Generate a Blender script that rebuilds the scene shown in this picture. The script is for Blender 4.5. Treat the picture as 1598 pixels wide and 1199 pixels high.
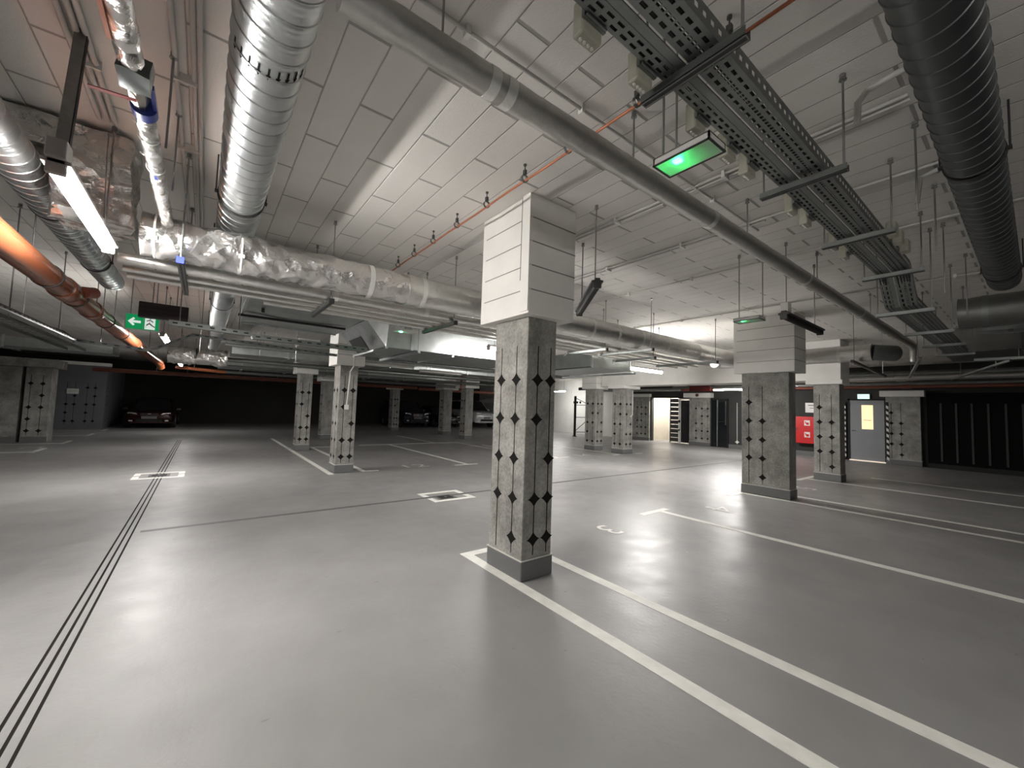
import bpy, bmesh, math, random
from math import sin, cos, pi, radians
from mathutils import Vector, Matrix
random.seed(7)
SC = bpy.context.scene
COL = SC.collection
for o in list(bpy.data.objects): bpy.data.objects.remove(o)

# ------------------------------------------------------------------ camera
yaw, pit, rol = radians(52.7175), radians(3.3698), radians(1.8884)
F = Vector((cos(pit)*cos(yaw), cos(pit)*sin(yaw), sin(pit)))
R0 = Vector((sin(yaw), -cos(yaw), 0)); U0 = R0.cross(F)
R = cos(rol)*R0 + sin(rol)*U0; U = -sin(rol)*R0 + cos(rol)*U0
cd = bpy.data.cameras.new('camera'); cam = bpy.data.objects.new('camera', cd); COL.objects.link(cam)
cam.matrix_world = Matrix(((R.x, U.x, -F.x, 0), (R.y, U.y, -F.y, 0), (R.z, U.z, -F.z, 1.45), (0, 0, 0, 1)))
cd.sensor_width = 36; cd.lens = 36*629.08/1598; cd.clip_start = .02
SC.camera = cam
# ------------------------------------------------------------------ world, exposure
w = bpy.data.worlds.new('world'); SC.world = w; w.use_nodes = True
w.node_tree.nodes['Background'].inputs[0].default_value = (.5, .52, .5, 1)
w.node_tree.nodes['Background'].inputs[1].default_value = .0
vs = SC.view_settings
vs.view_transform = 'Standard'; vs.look = 'None'; vs.gamma = 1; vs.use_curve_mapping = False
vs.exposure = 3.9
SIGN = 1/15.0         # faces of signs, far dimmer than the tubes
LAMP = 26.0            # emission of a lit tube
LAMPCOL = (1, .968, .935)

# ------------------------------------------------------------------ materials
def nodes(name):
    m = bpy.data.materials.new(name); m.use_nodes = True
    t = m.node_tree; return m, t, t.nodes['Principled BSDF']
def mat(name, col, rough=.5, metal=0, var=0, scale=5, bump=0, bscale=40, detail=4, spec=.5, dist=.01):
    m, t, b = nodes(name)
    b.inputs['Roughness'].default_value = rough; b.inputs['Metallic'].default_value = metal
    b.inputs['Specular IOR Level'].default_value = spec
    b.inputs['Base Color'].default_value = (*col, 1)
    L = t.links.new
    tc = t.nodes.new('ShaderNodeTexCoord')
    n = t.nodes.new('ShaderNodeTexNoise'); n.inputs['Scale'].default_value = scale; n.inputs['Detail'].default_value = detail
    L(tc.outputs['Object'], n.inputs['Vector'])
    r = t.nodes.new('ShaderNodeValToRGB')
    v = max(var, .02)
    r.color_ramp.elements[0].position = .3; r.color_ramp.elements[1].position = .7
    r.color_ramp.elements[0].color = (*[c*(1-v) for c in col], 1); r.color_ramp.elements[1].color = (*[min(1, c*(1+v)) for c in col], 1)
    L(n.outputs['Fac'], r.inputs['Fac']); L(r.outputs['Color'], b.inputs['Base Color'])
    if bump:
        n2 = t.nodes.new('ShaderNodeTexNoise'); n2.inputs['Scale'].default_value = bscale; n2.inputs['Detail'].default_value = 3
        L(tc.outputs['Object'], n2.inputs['Vector'])
        bp = t.nodes.new('ShaderNodeBump'); bp.inputs['Strength'].default_value = bump; bp.inputs['Distance'].default_value = dist
        L(n2.outputs['Fac'], bp.inputs['Height']); L(bp.outputs['Normal'], b.inputs['Normal'])
    return m
def emit(name, col, s):
    m, t, b = nodes(name)
    b.inputs['Base Color'].default_value = (*[min(1, c) for c in col], 1)
    b.inputs['Emission Color'].default_value = (*col, 1); b.inputs['Emission Strength'].default_value = s
    return m
M = {}
def concrete():
    m, t, b = nodes('raw_concrete'); L = t.links.new
    b.inputs['Roughness'].default_value = .8
    tc = t.nodes.new('ShaderNodeTexCoord')
    n1 = t.nodes.new('ShaderNodeTexNoise'); n1.inputs['Scale'].default_value = 3.2; n1.inputs['Detail'].default_value = 6; n1.inputs['Roughness'].default_value = .65
    n2 = t.nodes.new('ShaderNodeTexNoise'); n2.inputs['Scale'].default_value = 38; n2.inputs['Detail'].default_value = 4
    vo = t.nodes.new('ShaderNodeTexVoronoi'); vo.inputs['Scale'].default_value = 34; vo.feature = 'F1'
    for n in (n1, n2, vo): L(tc.outputs['Object'], n.inputs['Vector'])
    r1 = t.nodes.new('ShaderNodeValToRGB'); r1.color_ramp.elements[0].color = (.17, .165, .15, 1); r1.color_ramp.elements[1].color = (.42, .41, .38, 1)
    r1.color_ramp.elements[0].position = .3; r1.color_ramp.elements[1].position = .68
    L(n1.outputs['Fac'], r1.inputs['Fac'])
    r2 = t.nodes.new('ShaderNodeValToRGB'); r2.color_ramp.elements[0].color = (.72, .72, .72, 1); r2.color_ramp.elements[0].position = .33; r2.color_ramp.elements[1].position = .6
    L(n2.outputs['Fac'], r2.inputs['Fac'])
    r3 = t.nodes.new('ShaderNodeValToRGB'); r3.color_ramp.elements[0].color = (.3, .3, .3, 1); r3.color_ramp.elements[0].position = .05; r3.color_ramp.elements[1].position = .13
    L(vo.outputs['Distance'], r3.inputs['Fac'])
    a = t.nodes.new('ShaderNodeMix'); a.data_type = 'RGBA'; a.blend_type = 'MULTIPLY'; a.inputs[0].default_value = 1
    L(r1.outputs['Color'], a.inputs[6]); L(r2.outputs['Color'], a.inputs[7])
    c = t.nodes.new('ShaderNodeMix'); c.data_type = 'RGBA'; c.blend_type = 'MULTIPLY'; c.inputs[0].default_value = .55
    L(a.outputs[2], c.inputs[6]); L(r3.outputs['Color'], c.inputs[7]); L(c.outputs[2], b.inputs['Base Color'])
    bp = t.nodes.new('ShaderNodeBump'); bp.inputs['Strength'].default_value = .25; bp.inputs['Distance'].default_value = .004
    L(n2.outputs['Fac'], bp.inputs['Height']); L(bp.outputs['Normal'], b.inputs['Normal'])
    return m
M['concrete'] = concrete()
def floor_mat():
    m, t, b = nodes('epoxy_floor'); L = t.links.new
    tc = t.nodes.new('ShaderNodeTexCoord')
    def noise(s, d, r=.5):
        n = t.nodes.new('ShaderNodeTexNoise'); n.inputs['Scale'].default_value = s; n.inputs['Detail'].default_value = d; n.inputs['Roughness'].default_value = r
        L(tc.outputs['Object'], n.inputs['Vector']); return n
    n1 = noise(.9, 5, .6); n2 = noise(26, 5, .6); n3 = noise(3.2, 4, .6)
    r1 = t.nodes.new('ShaderNodeValToRGB'); r1.color_ramp.elements[0].color = (.230, .226, .222, 1); r1.color_ramp.elements[1].color = (.295, .289, .283, 1)
    r1.color_ramp.elements[0].position = .32; r1.color_ramp.elements[1].position = .7
    L(n1.outputs['Fac'], r1.inputs['Fac'])
    # small dark scuffs
    mp = t.nodes.new('ShaderNodeMapping'); mp.inputs['Scale'].default_value = (5, 13, 1); L(tc.outputs['Object'], mp.inputs['Vector'])
    vo = t.nodes.new('ShaderNodeTexVoronoi'); vo.inputs['Scale'].default_value = .55; L(mp.outputs['Vector'], vo.inputs['Vector'])
    r3 = t.nodes.new('ShaderNodeValToRGB'); r3.color_ramp.elements[0].color = (.45, .45, .45, 1); r3.color_ramp.elements[0].position = .035; r3.color_ramp.elements[1].position = .06
    L(vo.outputs['Distance'], r3.inputs['Fac'])
    a = t.nodes.new('ShaderNodeMix'); a.data_type = 'RGBA'; a.blend_type = 'MULTIPLY'; a.inputs[0].default_value = .5
    L(r1.outputs['Color'], a.inputs[6]); L(r3.outputs['Color'], a.inputs[7]); L(a.outputs[2], b.inputs['Base Color'])
    mr = t.nodes.new('ShaderNodeMapRange'); mr.inputs['From Min'].default_value = .3; mr.inputs['From Max'].default_value = .7
    mr.inputs['To Min'].default_value = .33; mr.inputs['To Max'].default_value = .46
    L(n3.outputs['Fac'], mr.inputs['Value']); L(mr.outputs['Result'], b.inputs['Roughness'])
    bp = t.nodes.new('ShaderNodeBump'); bp.inputs['Strength'].default_value = .35; bp.inputs['Distance'].default_value = .004
    ad = t.nodes.new('ShaderNodeMath'); ad.operation = 'ADD'
    ml = t.nodes.new('ShaderNodeMath'); ml.operation = 'MULTIPLY'; ml.inputs[1].default_value = 2.4
    L(n3.outputs['Fac'], ml.inputs[0]); L(ml.outputs[0], ad.inputs[0]); L(n2.outputs['Fac'], ad.inputs[1])
    L(ad.outputs[0], bp.inputs['Height']); L(bp.outputs['Normal'], b.inputs['Normal'])
    return m
M['floor'] = floor_mat()
M['floor'].node_tree.nodes['Principled BSDF'].inputs['Specular IOR Level'].default_value = .42
def boards(name, col, horizontal=False, w_=.2084, l_=1.04, x0=.65, y0=.41):
    """painted wood-wool boards: long joints along Y every w_, short joints staggered; on walls courses stack along Z"""
    m, t, b = nodes(name); L = t.links.new
    b.inputs['Roughness'].default_value = .9; b.inputs['Specular IOR Level'].default_value = .15
    tc = t.nodes.new('ShaderNodeTexCoord'); sp = t.nodes.new('ShaderNodeSeparateXYZ'); L(tc.outputs['Object'], sp.inputs[0])
    def mt(op, a, bb=None, c=None):
        n = t.nodes.new('ShaderNodeMath'); n.operation = op
        for i, v in enumerate((a, bb, c)):
            if v is None: continue
            if hasattr(v, 'is_output'): L(v, n.inputs[i])
            else: n.inputs[i].default_value = v
        return n.outputs[0]
    u = mt('DIVIDE', mt('SUBTRACT', sp.outputs['X'], x0), w_)
    row = mt('FLOOR', u); fu = mt('FRACT', u)
    odd = mt('MODULO', mt('ABSOLUTE', row), 2.0)
    v = mt('ADD', mt('DIVIDE', mt('SUBTRACT', sp.outputs['Y'], y0), l_), mt('MULTIPLY', odd, .5))
    fv = mt('FRACT', v)
    du = mt('MULTIPLY', mt('SUBTRACT', .5, mt('ABSOLUTE', mt('SUBTRACT', fu, .5))), w_)   # metres to the long joint
    dv = mt('MULTIPLY', mt('SUBTRACT', .5, mt('ABSOLUTE', mt('SUBTRACT', fv, .5))), l_)
    def smooth(x, lo, hi):
        n = t.nodes.new('ShaderNodeMapRange'); n.interpolation_type = 'SMOOTHSTEP'
        L(x, n.inputs['Value']); n.inputs['From Min'].default_value = lo; n.inputs['From Max'].default_value = hi; return n.outputs['Result']
    hu = smooth(du, .0, .007); hv = smooth(dv, .007, .0125)
    hgt = mt('MINIMUM', hu, hv)
    n2 = t.nodes.new('ShaderNodeTexNoise'); n2.inputs['Scale'].default_value = 120; n2.inputs['Detail'].default_value = 4; L(tc.outputs['Object'], n2.inputs['Vector'])
    n3 = t.nodes.new('ShaderNodeTexNoise'); n3.inputs['Scale'].default_value = 1.3; n3.inputs['Detail'].default_value = 3; L(tc.outputs['Object'], n3.inputs['Vector'])
    # colour: dark open gap in the joints
    mx = t.nodes.new('ShaderNodeMix'); mx.data_type = 'RGBA'
    mx.inputs[6].default_value = (*[c*.5 for c in col], 1); mx.inputs[7].default_value = (*col, 1)
    L(mt('MULTIPLY', smooth(du, .0008, .0028), smooth(dv, .0065, .011)), mx.inputs[0])
    r = t.nodes.new('ShaderNodeValToRGB'); r.color_ramp.elements[0].color = (.88, .88, .88, 1); r.color_ramp.elements[0].position = .3; r.color_ramp.elements[1].position = .7
    L(n3.outputs['Fac'], r.inputs['Fac'])
    mm = t.nodes.new('ShaderNodeMix'); mm.data_type = 'RGBA'; mm.blend_type = 'MULTIPLY'; mm.inputs[0].default_value = 1
    L(mx.outputs[2], mm.inputs[6]); L(r.outputs['Color'], mm.inputs[7]); L(mm.outputs[2], b.inputs['Base Color'])
    h = mt('ADD', mt('MULTIPLY', hgt, 1.0), mt('MULTIPLY', n2.outputs['Fac'], .28))
    bp = t.nodes.new('ShaderNodeBump'); bp.inputs['Strength'].default_value = .8; bp.inputs['Distance'].default_value = .008
    L(h, bp.inputs['Height']); L(bp.outputs['Normal'], b.inputs['Normal'])
    return m
M['ceiling'] = boards('wood_wool_ceiling', (.74, .715, .675))
M['white_board'] = mat('painted_board', (.74, .73, .695), .9, 0, .05, 3, .4, 140, dist=.004, spec=.2)
M['joint'] = mat('board_joint', (.22, .215, .2), .9)
M['plinth'] = mat('plinth_paint', (.135, .138, .136), .5, 0, .06, 3, .1, 60)
M['white_seal'] = mat('white_sealant', (.62, .61, .57), .6)
M['black_paint'] = mat('black_paint', (.014, .013, .012), .85, spec=.1)
M['line_white'] = mat('road_paint', (.74, .73, .68), .5, 0, .08, 9, .15, 90)
M['line_faded'] = mat('faded_road_paint', (.66, .655, .62), .5, 0, .15, 5)
M['groove'] = mat('groove_rubber', (.016, .014, .013), .9, spec=.1)
M['strip_grey'] = mat('joint_sealant', (.11, .11, .105), .55, 0, .1, 8)
def galv(name, col, rough, wave=0, metal=1.0):
    m = mat(name, col, rough, metal, .09, 7, .0)
    t = m.node_tree; b = t.nodes['Principled BSDF']; L = t.links.new
    tc = t.nodes.new('ShaderNodeTexCoord')
    n = t.nodes.new('ShaderNodeTexNoise'); n.inputs['Scale'].default_value = 3; n.inputs['Detail'].default_value = 5
    L(tc.outputs['Object'], n.inputs['Vector'])
    mr = t.nodes.new('ShaderNodeMapRange'); mr.inputs['To Min'].default_value = rough-.09; mr.inputs['To Max'].default_value = rough+.1
    L(n.outputs['Fac'], mr.inputs['Value']); L(mr.outputs['Result'], b.inputs['Roughness'])
    bp = t.nodes.new('ShaderNodeBump'); bp.inputs['Strength'].default_value = .12; bp.inputs['Distance'].default_value = .012
    L(n.outputs['Fac'], bp.inputs['Height']); L(bp.outputs['Normal'], b.inputs['Normal'])
    return m
M['galv'] = galv('galvanised_steel', (.60, .625, .63), .34)
M['galv_dull'] = galv('dull_galvanised_steel', (.23, .243, .235), .46)
M['galv_dark'] = galv('dark_galvanised_steel', (.13, .14, .14), .42)
M['sheet'] = galv('duct_sheet_steel', (.46, .49, .48), .38)
M['seam_dark'] = mat('seam_shadow_strip', (.05, .05, .05), .6)
def foil(name, col, rough, strength, scale, dist):
    m, t, b = nodes(name); L = t.links.new
    b.inputs['Metallic'].default_value = .92; b.inputs['Roughness'].default_value = rough; b.inputs['Base Color'].default_value = (*col, 1)
    tc = t.nodes.new('ShaderNodeTexCoord')
    n = t.nodes.new('ShaderNodeTexNoise'); n.inputs['Scale'].default_value = scale; n.inputs['Detail'].default_value = 5; n.inputs['Distortion'].default_value = .6
    v = t.nodes.new('ShaderNodeTexVoronoi'); v.inputs['Scale'].default_value = scale*.9; v.feature = 'F1'
    L(tc.outputs['Object'], n.inputs['Vector']); L(tc.outputs['Object'], v.inputs['Vector'])
    ad = t.nodes.new('ShaderNodeMath'); ad.operation = 'ADD'; L(n.outputs['Fac'], ad.inputs[0]); L(v.outputs['Distance'], ad.inputs[1])
    bp = t.nodes.new('ShaderNodeBump'); bp.inputs['Strength'].default_value = strength; bp.inputs['Distance'].default_value = dist
    L(ad.outputs[0], bp.inputs['Height']); L(bp.outputs['Normal'], b.inputs['Normal'])
    r = t.nodes.new('ShaderNodeValToRGB'); r.color_ramp.elements[0].color = (*[c*.8 for c in col], 1); r.color_ramp.elements[1].color = (*[min(1, c*1.1) for c in col], 1)
    L(n.outputs['Fac'], r.inputs['Fac']); L(r.outputs['Color'], b.inputs['Base Color'])
    return m
M['foil'] = foil('aluminium_foil', (.70, .69, .665), .33, .30, 16, .012)
M['foil_crumpled'] = foil('crumpled_aluminium_foil', (.70, .685, .66), .24, .8, 11, .03)
M['foil_smooth'] = foil('smooth_aluminium_wrap', (.56, .55, .525), .36, .12, 22, .008)
M['lagging'] = mat('dark_duct_lagging', (.20, .20, .19), .36, .85, .1, 6, .3, 14)
M['foil_tape'] = mat('foil_tape', (.78, .78, .75), .4, .5, .05, 9, .3, 60)
M['white_plastic'] = mat('white_plastic', (.72, .71, .68), .4)
M['conduit'] = mat('grey_white_conduit', (.52, .51, .485), .5)
M['orange_pipe'] = mat('orange_drain_plastic', (.19, .058, .025), .2, 0, .07, 4, .05, 8, spec=.3)
M['brown_pipe'] = mat('red_brown_pipe_paint', (.19, .055, .035), .4, 0, .1, 3)
M['copper'] = mat('red_copper_pipe', (.46, .17, .085), .42, .35, .08, 6)
M['rubber'] = mat('black_rubber', (.018, .017, .016), .6)
M['dark_steel'] = mat('dark_steel', (.085, .088, .085), .5, .5, .1, 9)
M['rod'] = mat('zinc_rod', (.27, .27, .262), .45, .7, .1, 30)
M['beige_box'] = mat('beige_plastic', (.30, .29, .235), .55, 0, .06, 8)
M['blue'] = mat('blue_paint', (.03, .05, .27), .4)
M['blue_cap'] = mat('blue_plastic_cap', (.03, .05, .55), .4)
M['red_handle'] = mat('red_lever_paint', (.35, .03, .02), .4)
M['brass'] = mat('nickel_plated_brass', (.55, .52, .46), .28, 1)
M['lamp_body'] = mat('lamp_housing_grey', (.30, .29, .275), .5)
M['lamp_dark'] = mat('dark_lamp_housing', (.012, .011, .011), .4)
M['tube'] = emit('lit_tube', LAMPCOL, LAMP)
M['tube_far'] = emit('dimmed_lit_tube', LAMPCOL, 9.0)
M['tube_mid'] = emit('gate_lit_tube', LAMPCOL, 16.0)
M['tube_off'] = mat('unlit_diffuser', (.012, .011, .011), .6, spec=.15)
M['green_sign'] = emit('sign_green', (.0, .33, .10), .55*SIGN)
M['sign_white'] = emit('sign_white', (.85, .95, .88), .62*SIGN)
M['sign_frame'] = mat('sign_frame', (.62, .66, .62), .4)
M['sign_black'] = mat('sign_figure', (.03, .05, .04), .5)
M['led_green'] = emit('green_led', (.03, 1, .22), 11)
M['led_green_far'] = emit('small_green_led', (.06, 1, .3), 7)
M['exit_glow'] = emit('lit_exit_panel', (.62, 1, .90), 1.1*SIGN)
M['warm_glass'] = emit('lit_door_glass', (1, .74, .42), 1.05*SIGN)
M['display'] = mat('dark_display_front', (.018, .006, .006), .35)
M['panel_glass'] = None
M['car_red'] = mat('dark_red_car_paint', (.026, .004, .005), .25, .2)
M['car_blue'] = mat('dark_blue_car_paint', (.012, .016, .03), .2, .3)
M['car_black'] = mat('black_car_paint', (.012, .012, .014), .2, .3)
M['car_silver'] = mat('silver_car_paint', (.62, .63, .64), .3, .3)
M['glass_dark'] = mat('car_window_glass', (.012, .014, .015), .06)
M['chrome'] = mat('chrome', (.75, .75, .76), .12, 1)
M['lens'] = mat('headlamp_lens', (.8, .81, .8), .15, .6)
M['plate'] = mat('licence_plate', (.14, .14, .135), .4)
M['tyre'] = mat('tyre_rubber', (.014, .014, .014), .7)
M['wheel'] = mat('alloy_wheel', (.32, .32, .33), .35, .8)
M['wall_dark'] = mat('dark_painted_wall', (.045, .045, .043), .75, 0, .1, 2, spec=.2)
M['wall_far'] = mat('charcoal_wall', (.035, .034, .030), .8, 0, .12, 1, spec=.2)
M['wall_bluegrey'] = mat('blue_grey_paint', (.13, .135, .15), .7, 0, .08, 2)
M['wall_white'] = mat('white_wall_paint', (.66, .66, .63), .7, 0, .05, 2)
M['door_grey'] = mat('grey_door_paint', (.25, .26, .275), .45, 0, .04, 3)
M['black'] = mat('matt_black', (.008, .008, .008), .7)
M['partition'] = mat('near_black_sheet', (.007, .007, .007), .8, spec=.06)
M['strip_dark'] = mat('dark_grey_strip', (.055, .055, .053), .6, spec=.2)
M['dull_red'] = mat('dull_dark_red', (.10, .008, .008), .4)
M['cabinet_red'] = mat('fire_cabinet_red', (.55, .012, .015), .35)
M['block'] = None
def blocks():
    m, t, b = nodes('pale_block_wall'); L = t.links.new; b.inputs['Roughness'].default_value = .85
    tc = t.nodes.new('ShaderNodeTexCoord'); mp = t.nodes.new('ShaderNodeMapping'); mp.inputs['Rotation'].default_value = (pi/2, 0, pi/2)
    L(tc.outputs['Object'], mp.inputs['Vector'])
    br = t.nodes.new('ShaderNodeTexBrick'); br.inputs['Scale'].default_value = 4; br.inputs['Color1'].default_value = (.66, .61, .52, 1); br.inputs['Color2'].default_value = (.60, .555, .47, 1); br.inputs['Mortar'].default_value = (.5, .47, .4, 1)
    L(mp.outputs['Vector'], br.inputs['Vector']); L(br.outputs['Color'], b.inputs['Base Color']); return m
M['block'] = blocks()
def panel_glass():
    m, t, b = nodes('frosted_lamp_panel')
    b.inputs['Base Color'].default_value = (.62, .64, .58, 1); b.inputs['Roughness'].default_value = .3
    b.inputs['Transmission Weight'].default_value = .55
    return m
M['panel_glass'] = panel_glass()

# ------------------------------------------------------------------ mesh builder
class MB:
    def __init__(s): s.v = []; s.f = []; s.m = []
    def add(s, vs_, fs, mi=0):
        o = len(s.v); s.v += [tuple(v) for v in vs_]
        for f in fs: s.f.append([o+i for i in f]); s.m.append(mi)
        return s
    def box(s, a, b, mi=0):
        x0, y0, z0 = (min(p, q) for p, q in zip(a, b)); x1, y1, z1 = (max(p, q) for p, q in zip(a, b))
        return s.add([(x0, y0, z0), (x1, y0, z0), (x1, y1, z0), (x0, y1, z0), (x0, y0, z1), (x1, y0, z1), (x1, y1, z1), (x0, y1, z1)],
                     [(0, 3, 2, 1), (4, 5, 6, 7), (0, 1, 5, 4), (1, 2, 6, 5), (2, 3, 7, 6), (3, 0, 4, 7)], mi)
    def bar(s, p, q, w_, h_, mi=0, up=(0, 0, 1)):
        """box beam from p to q"""
        p, q = Vector(p), Vector(q); d = (q-p).normalized(); up = Vector(up)
        if abs(d.dot(up)) > .98: up = Vector((1, 0, 0))
        sd = d.cross(up).normalized()*w_/2; u = sd.cross(d).normalized()*h_/2
        vv = [p-sd-u, p+sd-u, p+sd+u, p-sd+u, q-sd-u, q+sd-u, q+sd+u, q-sd+u]
        return s.add(vv, [(0, 1, 2, 3), (7, 6, 5, 4), (0, 4, 5, 1), (1, 5, 6, 2), (2, 6, 7, 3), (3, 7, 4, 0)], mi)
    def tube(s, pts, r, n=16, caps=True, mi=0):
        pts = [Vector(p) for p in pts]; rr = r if hasattr(r, '__len__') else [r]*len(pts)
        o = len(s.v); ref = None
        for i, p in enumerate(pts):
            if i == 0: d = pts[1]-p
            elif i == len(pts)-1: d = p-pts[i-1]
            else: d = (pts[i+1]-p).normalized()+(p-pts[i-1]).normalized()
            d.normalize()
            if ref is None:
                ref = Vector((0, 0, 1)) if abs(d.z) < .9 else Vector((1, 0, 0))
            a = (ref-d*ref.dot(d)).normalized(); b = d.cross(a); ref = a
            for k in range(n):
                t = 2*pi*k/n; s.v.append(tuple(p+(a*cos(t)+b*sin(t))*rr[i]))
        for i in range(len(pts)-1):
            for k in range(n):
                k2 = (k+1) % n
                s.f.append([o+i*n+k, o+i*n+k2, o+(i+1)*n+k2, o+(i+1)*n+k]); s.m.append(mi)
        if caps:
            s.f.append([o+k for k in reversed(range(n))]); s.m.append(mi)
            e = o+(len(pts)-1)*n; s.f.append([e+k for k in range(n)]); s.m.append(mi)
        return s
    def prism(s, poly, off, mi=0):
        """poly: list of 3-D points, extruded by off"""
        n = len(poly); off = Vector(off); P = [Vector(p) for p in poly]; Q = [p+off for p in P]
        return s.add(P+Q, [list(reversed(range(n))), [n+i for i in range(n)]]+[[i, (i+1) % n, n+(i+1) % n, n+i] for i in range(n)], mi)
    def ring(s, c, axis, r, t, w_, n=32, mi=0, a0=0, a1=2*pi):
        """flat band round an axis"""
        c = Vector(c); ax = Vector(axis).normalized(); a = ax.orthogonal().normalized() if abs(ax.z) > .9 else Vector((0, 0, 1)); b = ax.cross(a)
        o = len(s.v); full = abs(a1-a0-2*pi) < 1e-6; m = n if full else n+1
        for k in range(m):
            th = a0+(a1-a0)*k/n; d = a*cos(th)+b*sin(th)
            for rr, ww in ((r, -w_/2), (r+t, -w_/2), (r+t, w_/2), (r, w_/2)): s.v.append(tuple(c+d*rr+ax*ww))
        for k in range(n):
            k2 = (k+1) % m
            for j in range(4):
                j2 = (j+1) % 4; s.f.append([o+k*4+j, o+k*4+j2, o+k2*4+j2, o+k2*4+j]); s.m.append(mi)
        return s
def wloc(o):
    v = Vector((0, 0, 0))
    while o is not None: v = v+o.location; o = o.parent
    return v
def obj(name, mb, mats, parent=None, smooth=30, bevel=0, loc=None):
    me = bpy.data.meshes.new(name)
    base = wloc(parent) if parent else Vector((0, 0, 0))
    off = base+(Vector(loc) if (loc is not None and parent is None) else Vector((0, 0, 0)))
    me.from_pydata([tuple(Vector(v)-off) for v in mb.v], [], mb.f)
    mats = mats if isinstance(mats, (list, tuple)) else [mats]
    for k in mats: me.materials.append(M[k] if isinstance(k, str) else k)
    for p, mi in zip(me.polygons, mb.m): p.material_index = mi
    bm = bmesh.new(); bm.from_mesh(me); bmesh.ops.recalc_face_normals(bm, faces=bm.faces); bm.to_mesh(me); bm.free()
    if smooth:
        for p in me.polygons: p.use_smooth = True
        me.set_sharp_from_angle(angle=radians(smooth))
    o = bpy.data.objects.new(name, me); COL.objects.link(o)
    if parent: o.parent = parent
    elif loc is not None: o.location = loc
    if bevel:
        md = o.modifiers.new('bevel', 'BEVEL'); md.width = bevel; md.segments = 2; md.limit_method = 'ANGLE'
    return o
def thing(name, label, cat, loc=(0, 0, 0), group=None, kind=None):
    o = bpy.data.objects.new(name, None); COL.objects.link(o); o.location = loc; o.empty_display_size = .1
    return tag(o, label, cat, group, kind)
def tag(o, label, cat, group=None, kind=None):
    o['label'] = label; o['category'] = cat
    if group: o['group'] = group
    if kind: o['kind'] = kind
    return o
def struct(o, label=None):
    o['kind'] = 'structure'
    if label: o['label'] = label
    return o
H = 3.28          # ceiling height
HT = H-.0015      # where rods and column heads meet it

# ------------------------------------------------------------------ room shell
def shell():
    fl = struct(obj('floor', MB().box((-7, -5, -.2), (20.6, 29, 0)), 'floor', smooth=0), 'grey epoxy car park floor with white bay lines')
    struct(obj('ceiling', MB().box((-7, -5, H), (20.6, 29, H+.2)), 'ceiling', smooth=0), 'off white wood wool board ceiling')
    struct(obj('wall_back', MB().box((-7, 28.6, 0), (20.6, 28.8, H)), 'wall_far', smooth=0), 'charcoal end wall behind the parked cars')
    struct(obj('wall_left', MB().box((-7.2, -5, 0), (-7, 28.8, H)), 'wall_dark', smooth=0), 'dark painted side wall')
    struct(obj('wall_front', MB().box((-7.2, -5.2, 0), (20.6, -5, H)), 'wall_bluegrey', smooth=0), 'plain grey wall behind the camera')
    # wall on the +X side: dark stretch with openings, white stretch beyond
    for k, (a, b) in enumerate([((18.4, -5, 0), (18.6, 3.2, H)), ((18.4, 3.2, 2.165), (18.6, 4.18, H)), ((18.4, 4.18, 0), (18.6, 10.0, H)), ((18.4, 10.0, 0), (18.6, 10.115, H)), ((18.4, 10.115, 2.17), (18.6, 10.74, H)), ((18.4, 10.74, 2.19), (18.6, 12.2, H)), ((18.4, 12.2, 0), (18.6, 13.6, H))]):
        struct(obj('wall_right', MB().box(a, b), 'wall_dark', smooth=0), ['dark wall behind the storage partition', 'dark wall strip over the grey fire door', 'dark grey wall with the red cabinet and a white star line', 'dark wall edge beside the black doorway', 'dark wall strip over the black doorway', 'dark wall strip over the lit opening', 'dark wall behind the dim wall column'][k])
    wr = struct(obj('wall_white', MB().box((18.4, 13.6, 0), (18.6, 28.8, H)).box((18.38, 17.9, 0), (18.41, 18.0, H)), 'wall_white', smooth=0), 'brightly lit white wall behind the steel gate')
    a = MB().box((20.2, 10.0, 0), (20.4, 12.6, H)); a.box((18.6, 12.4, 0), (20.4, 12.6, H)); a.box((18.6, 10.0, 0), (20.4, 10.1, H))
    struct(obj('wall_alcove', a, 'block', smooth=0), 'pale block wall of the lit room beyond the opening')
    # plain kick strip along the dark wall
    struct(obj('baseboard_right', MB().box((18.37, 4.3, 0), (18.4, 8.35, .17)), 'plinth', smooth=0), 'grey painted base strip of the dark wall')
    # deep white beam
    struct(obj('trim_1', MB().box((11.56, 2.76, 2.335), (12.25, 9.75, H)), 'white_board', smooth=0, bevel=.01), 'deep white downstand beam over the pale columns')
    # blue grey side room wall far off
    bl = MB().box((-7, 23.8, 0), (-3.38, 24.0, 2.62)); bl.box((-3.38, 23.8, 0), (-3.3, 28.6, 2.62))
    struct(obj('wall_side', bl, 'wall_bluegrey', smooth=0), 'blue grey wall with black diamond pattern beside the red car')
    struct(obj('trim_2', MB().box((-5.4, 23.7, 2.62), (-3.2, 24.1, 2.75)), 'white_board', smooth=0), 'pale ledge on top of the blue grey wall')
    return fl
FL = shell()
def line(x0, y0, x1, y1, mm='line_white', name='bay_line', zz=.0025):
    return obj(name, MB().box((x0, y0, -.002), (x1, y1, zz)), mm, FL, smooth=0)
lw = .1
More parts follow.
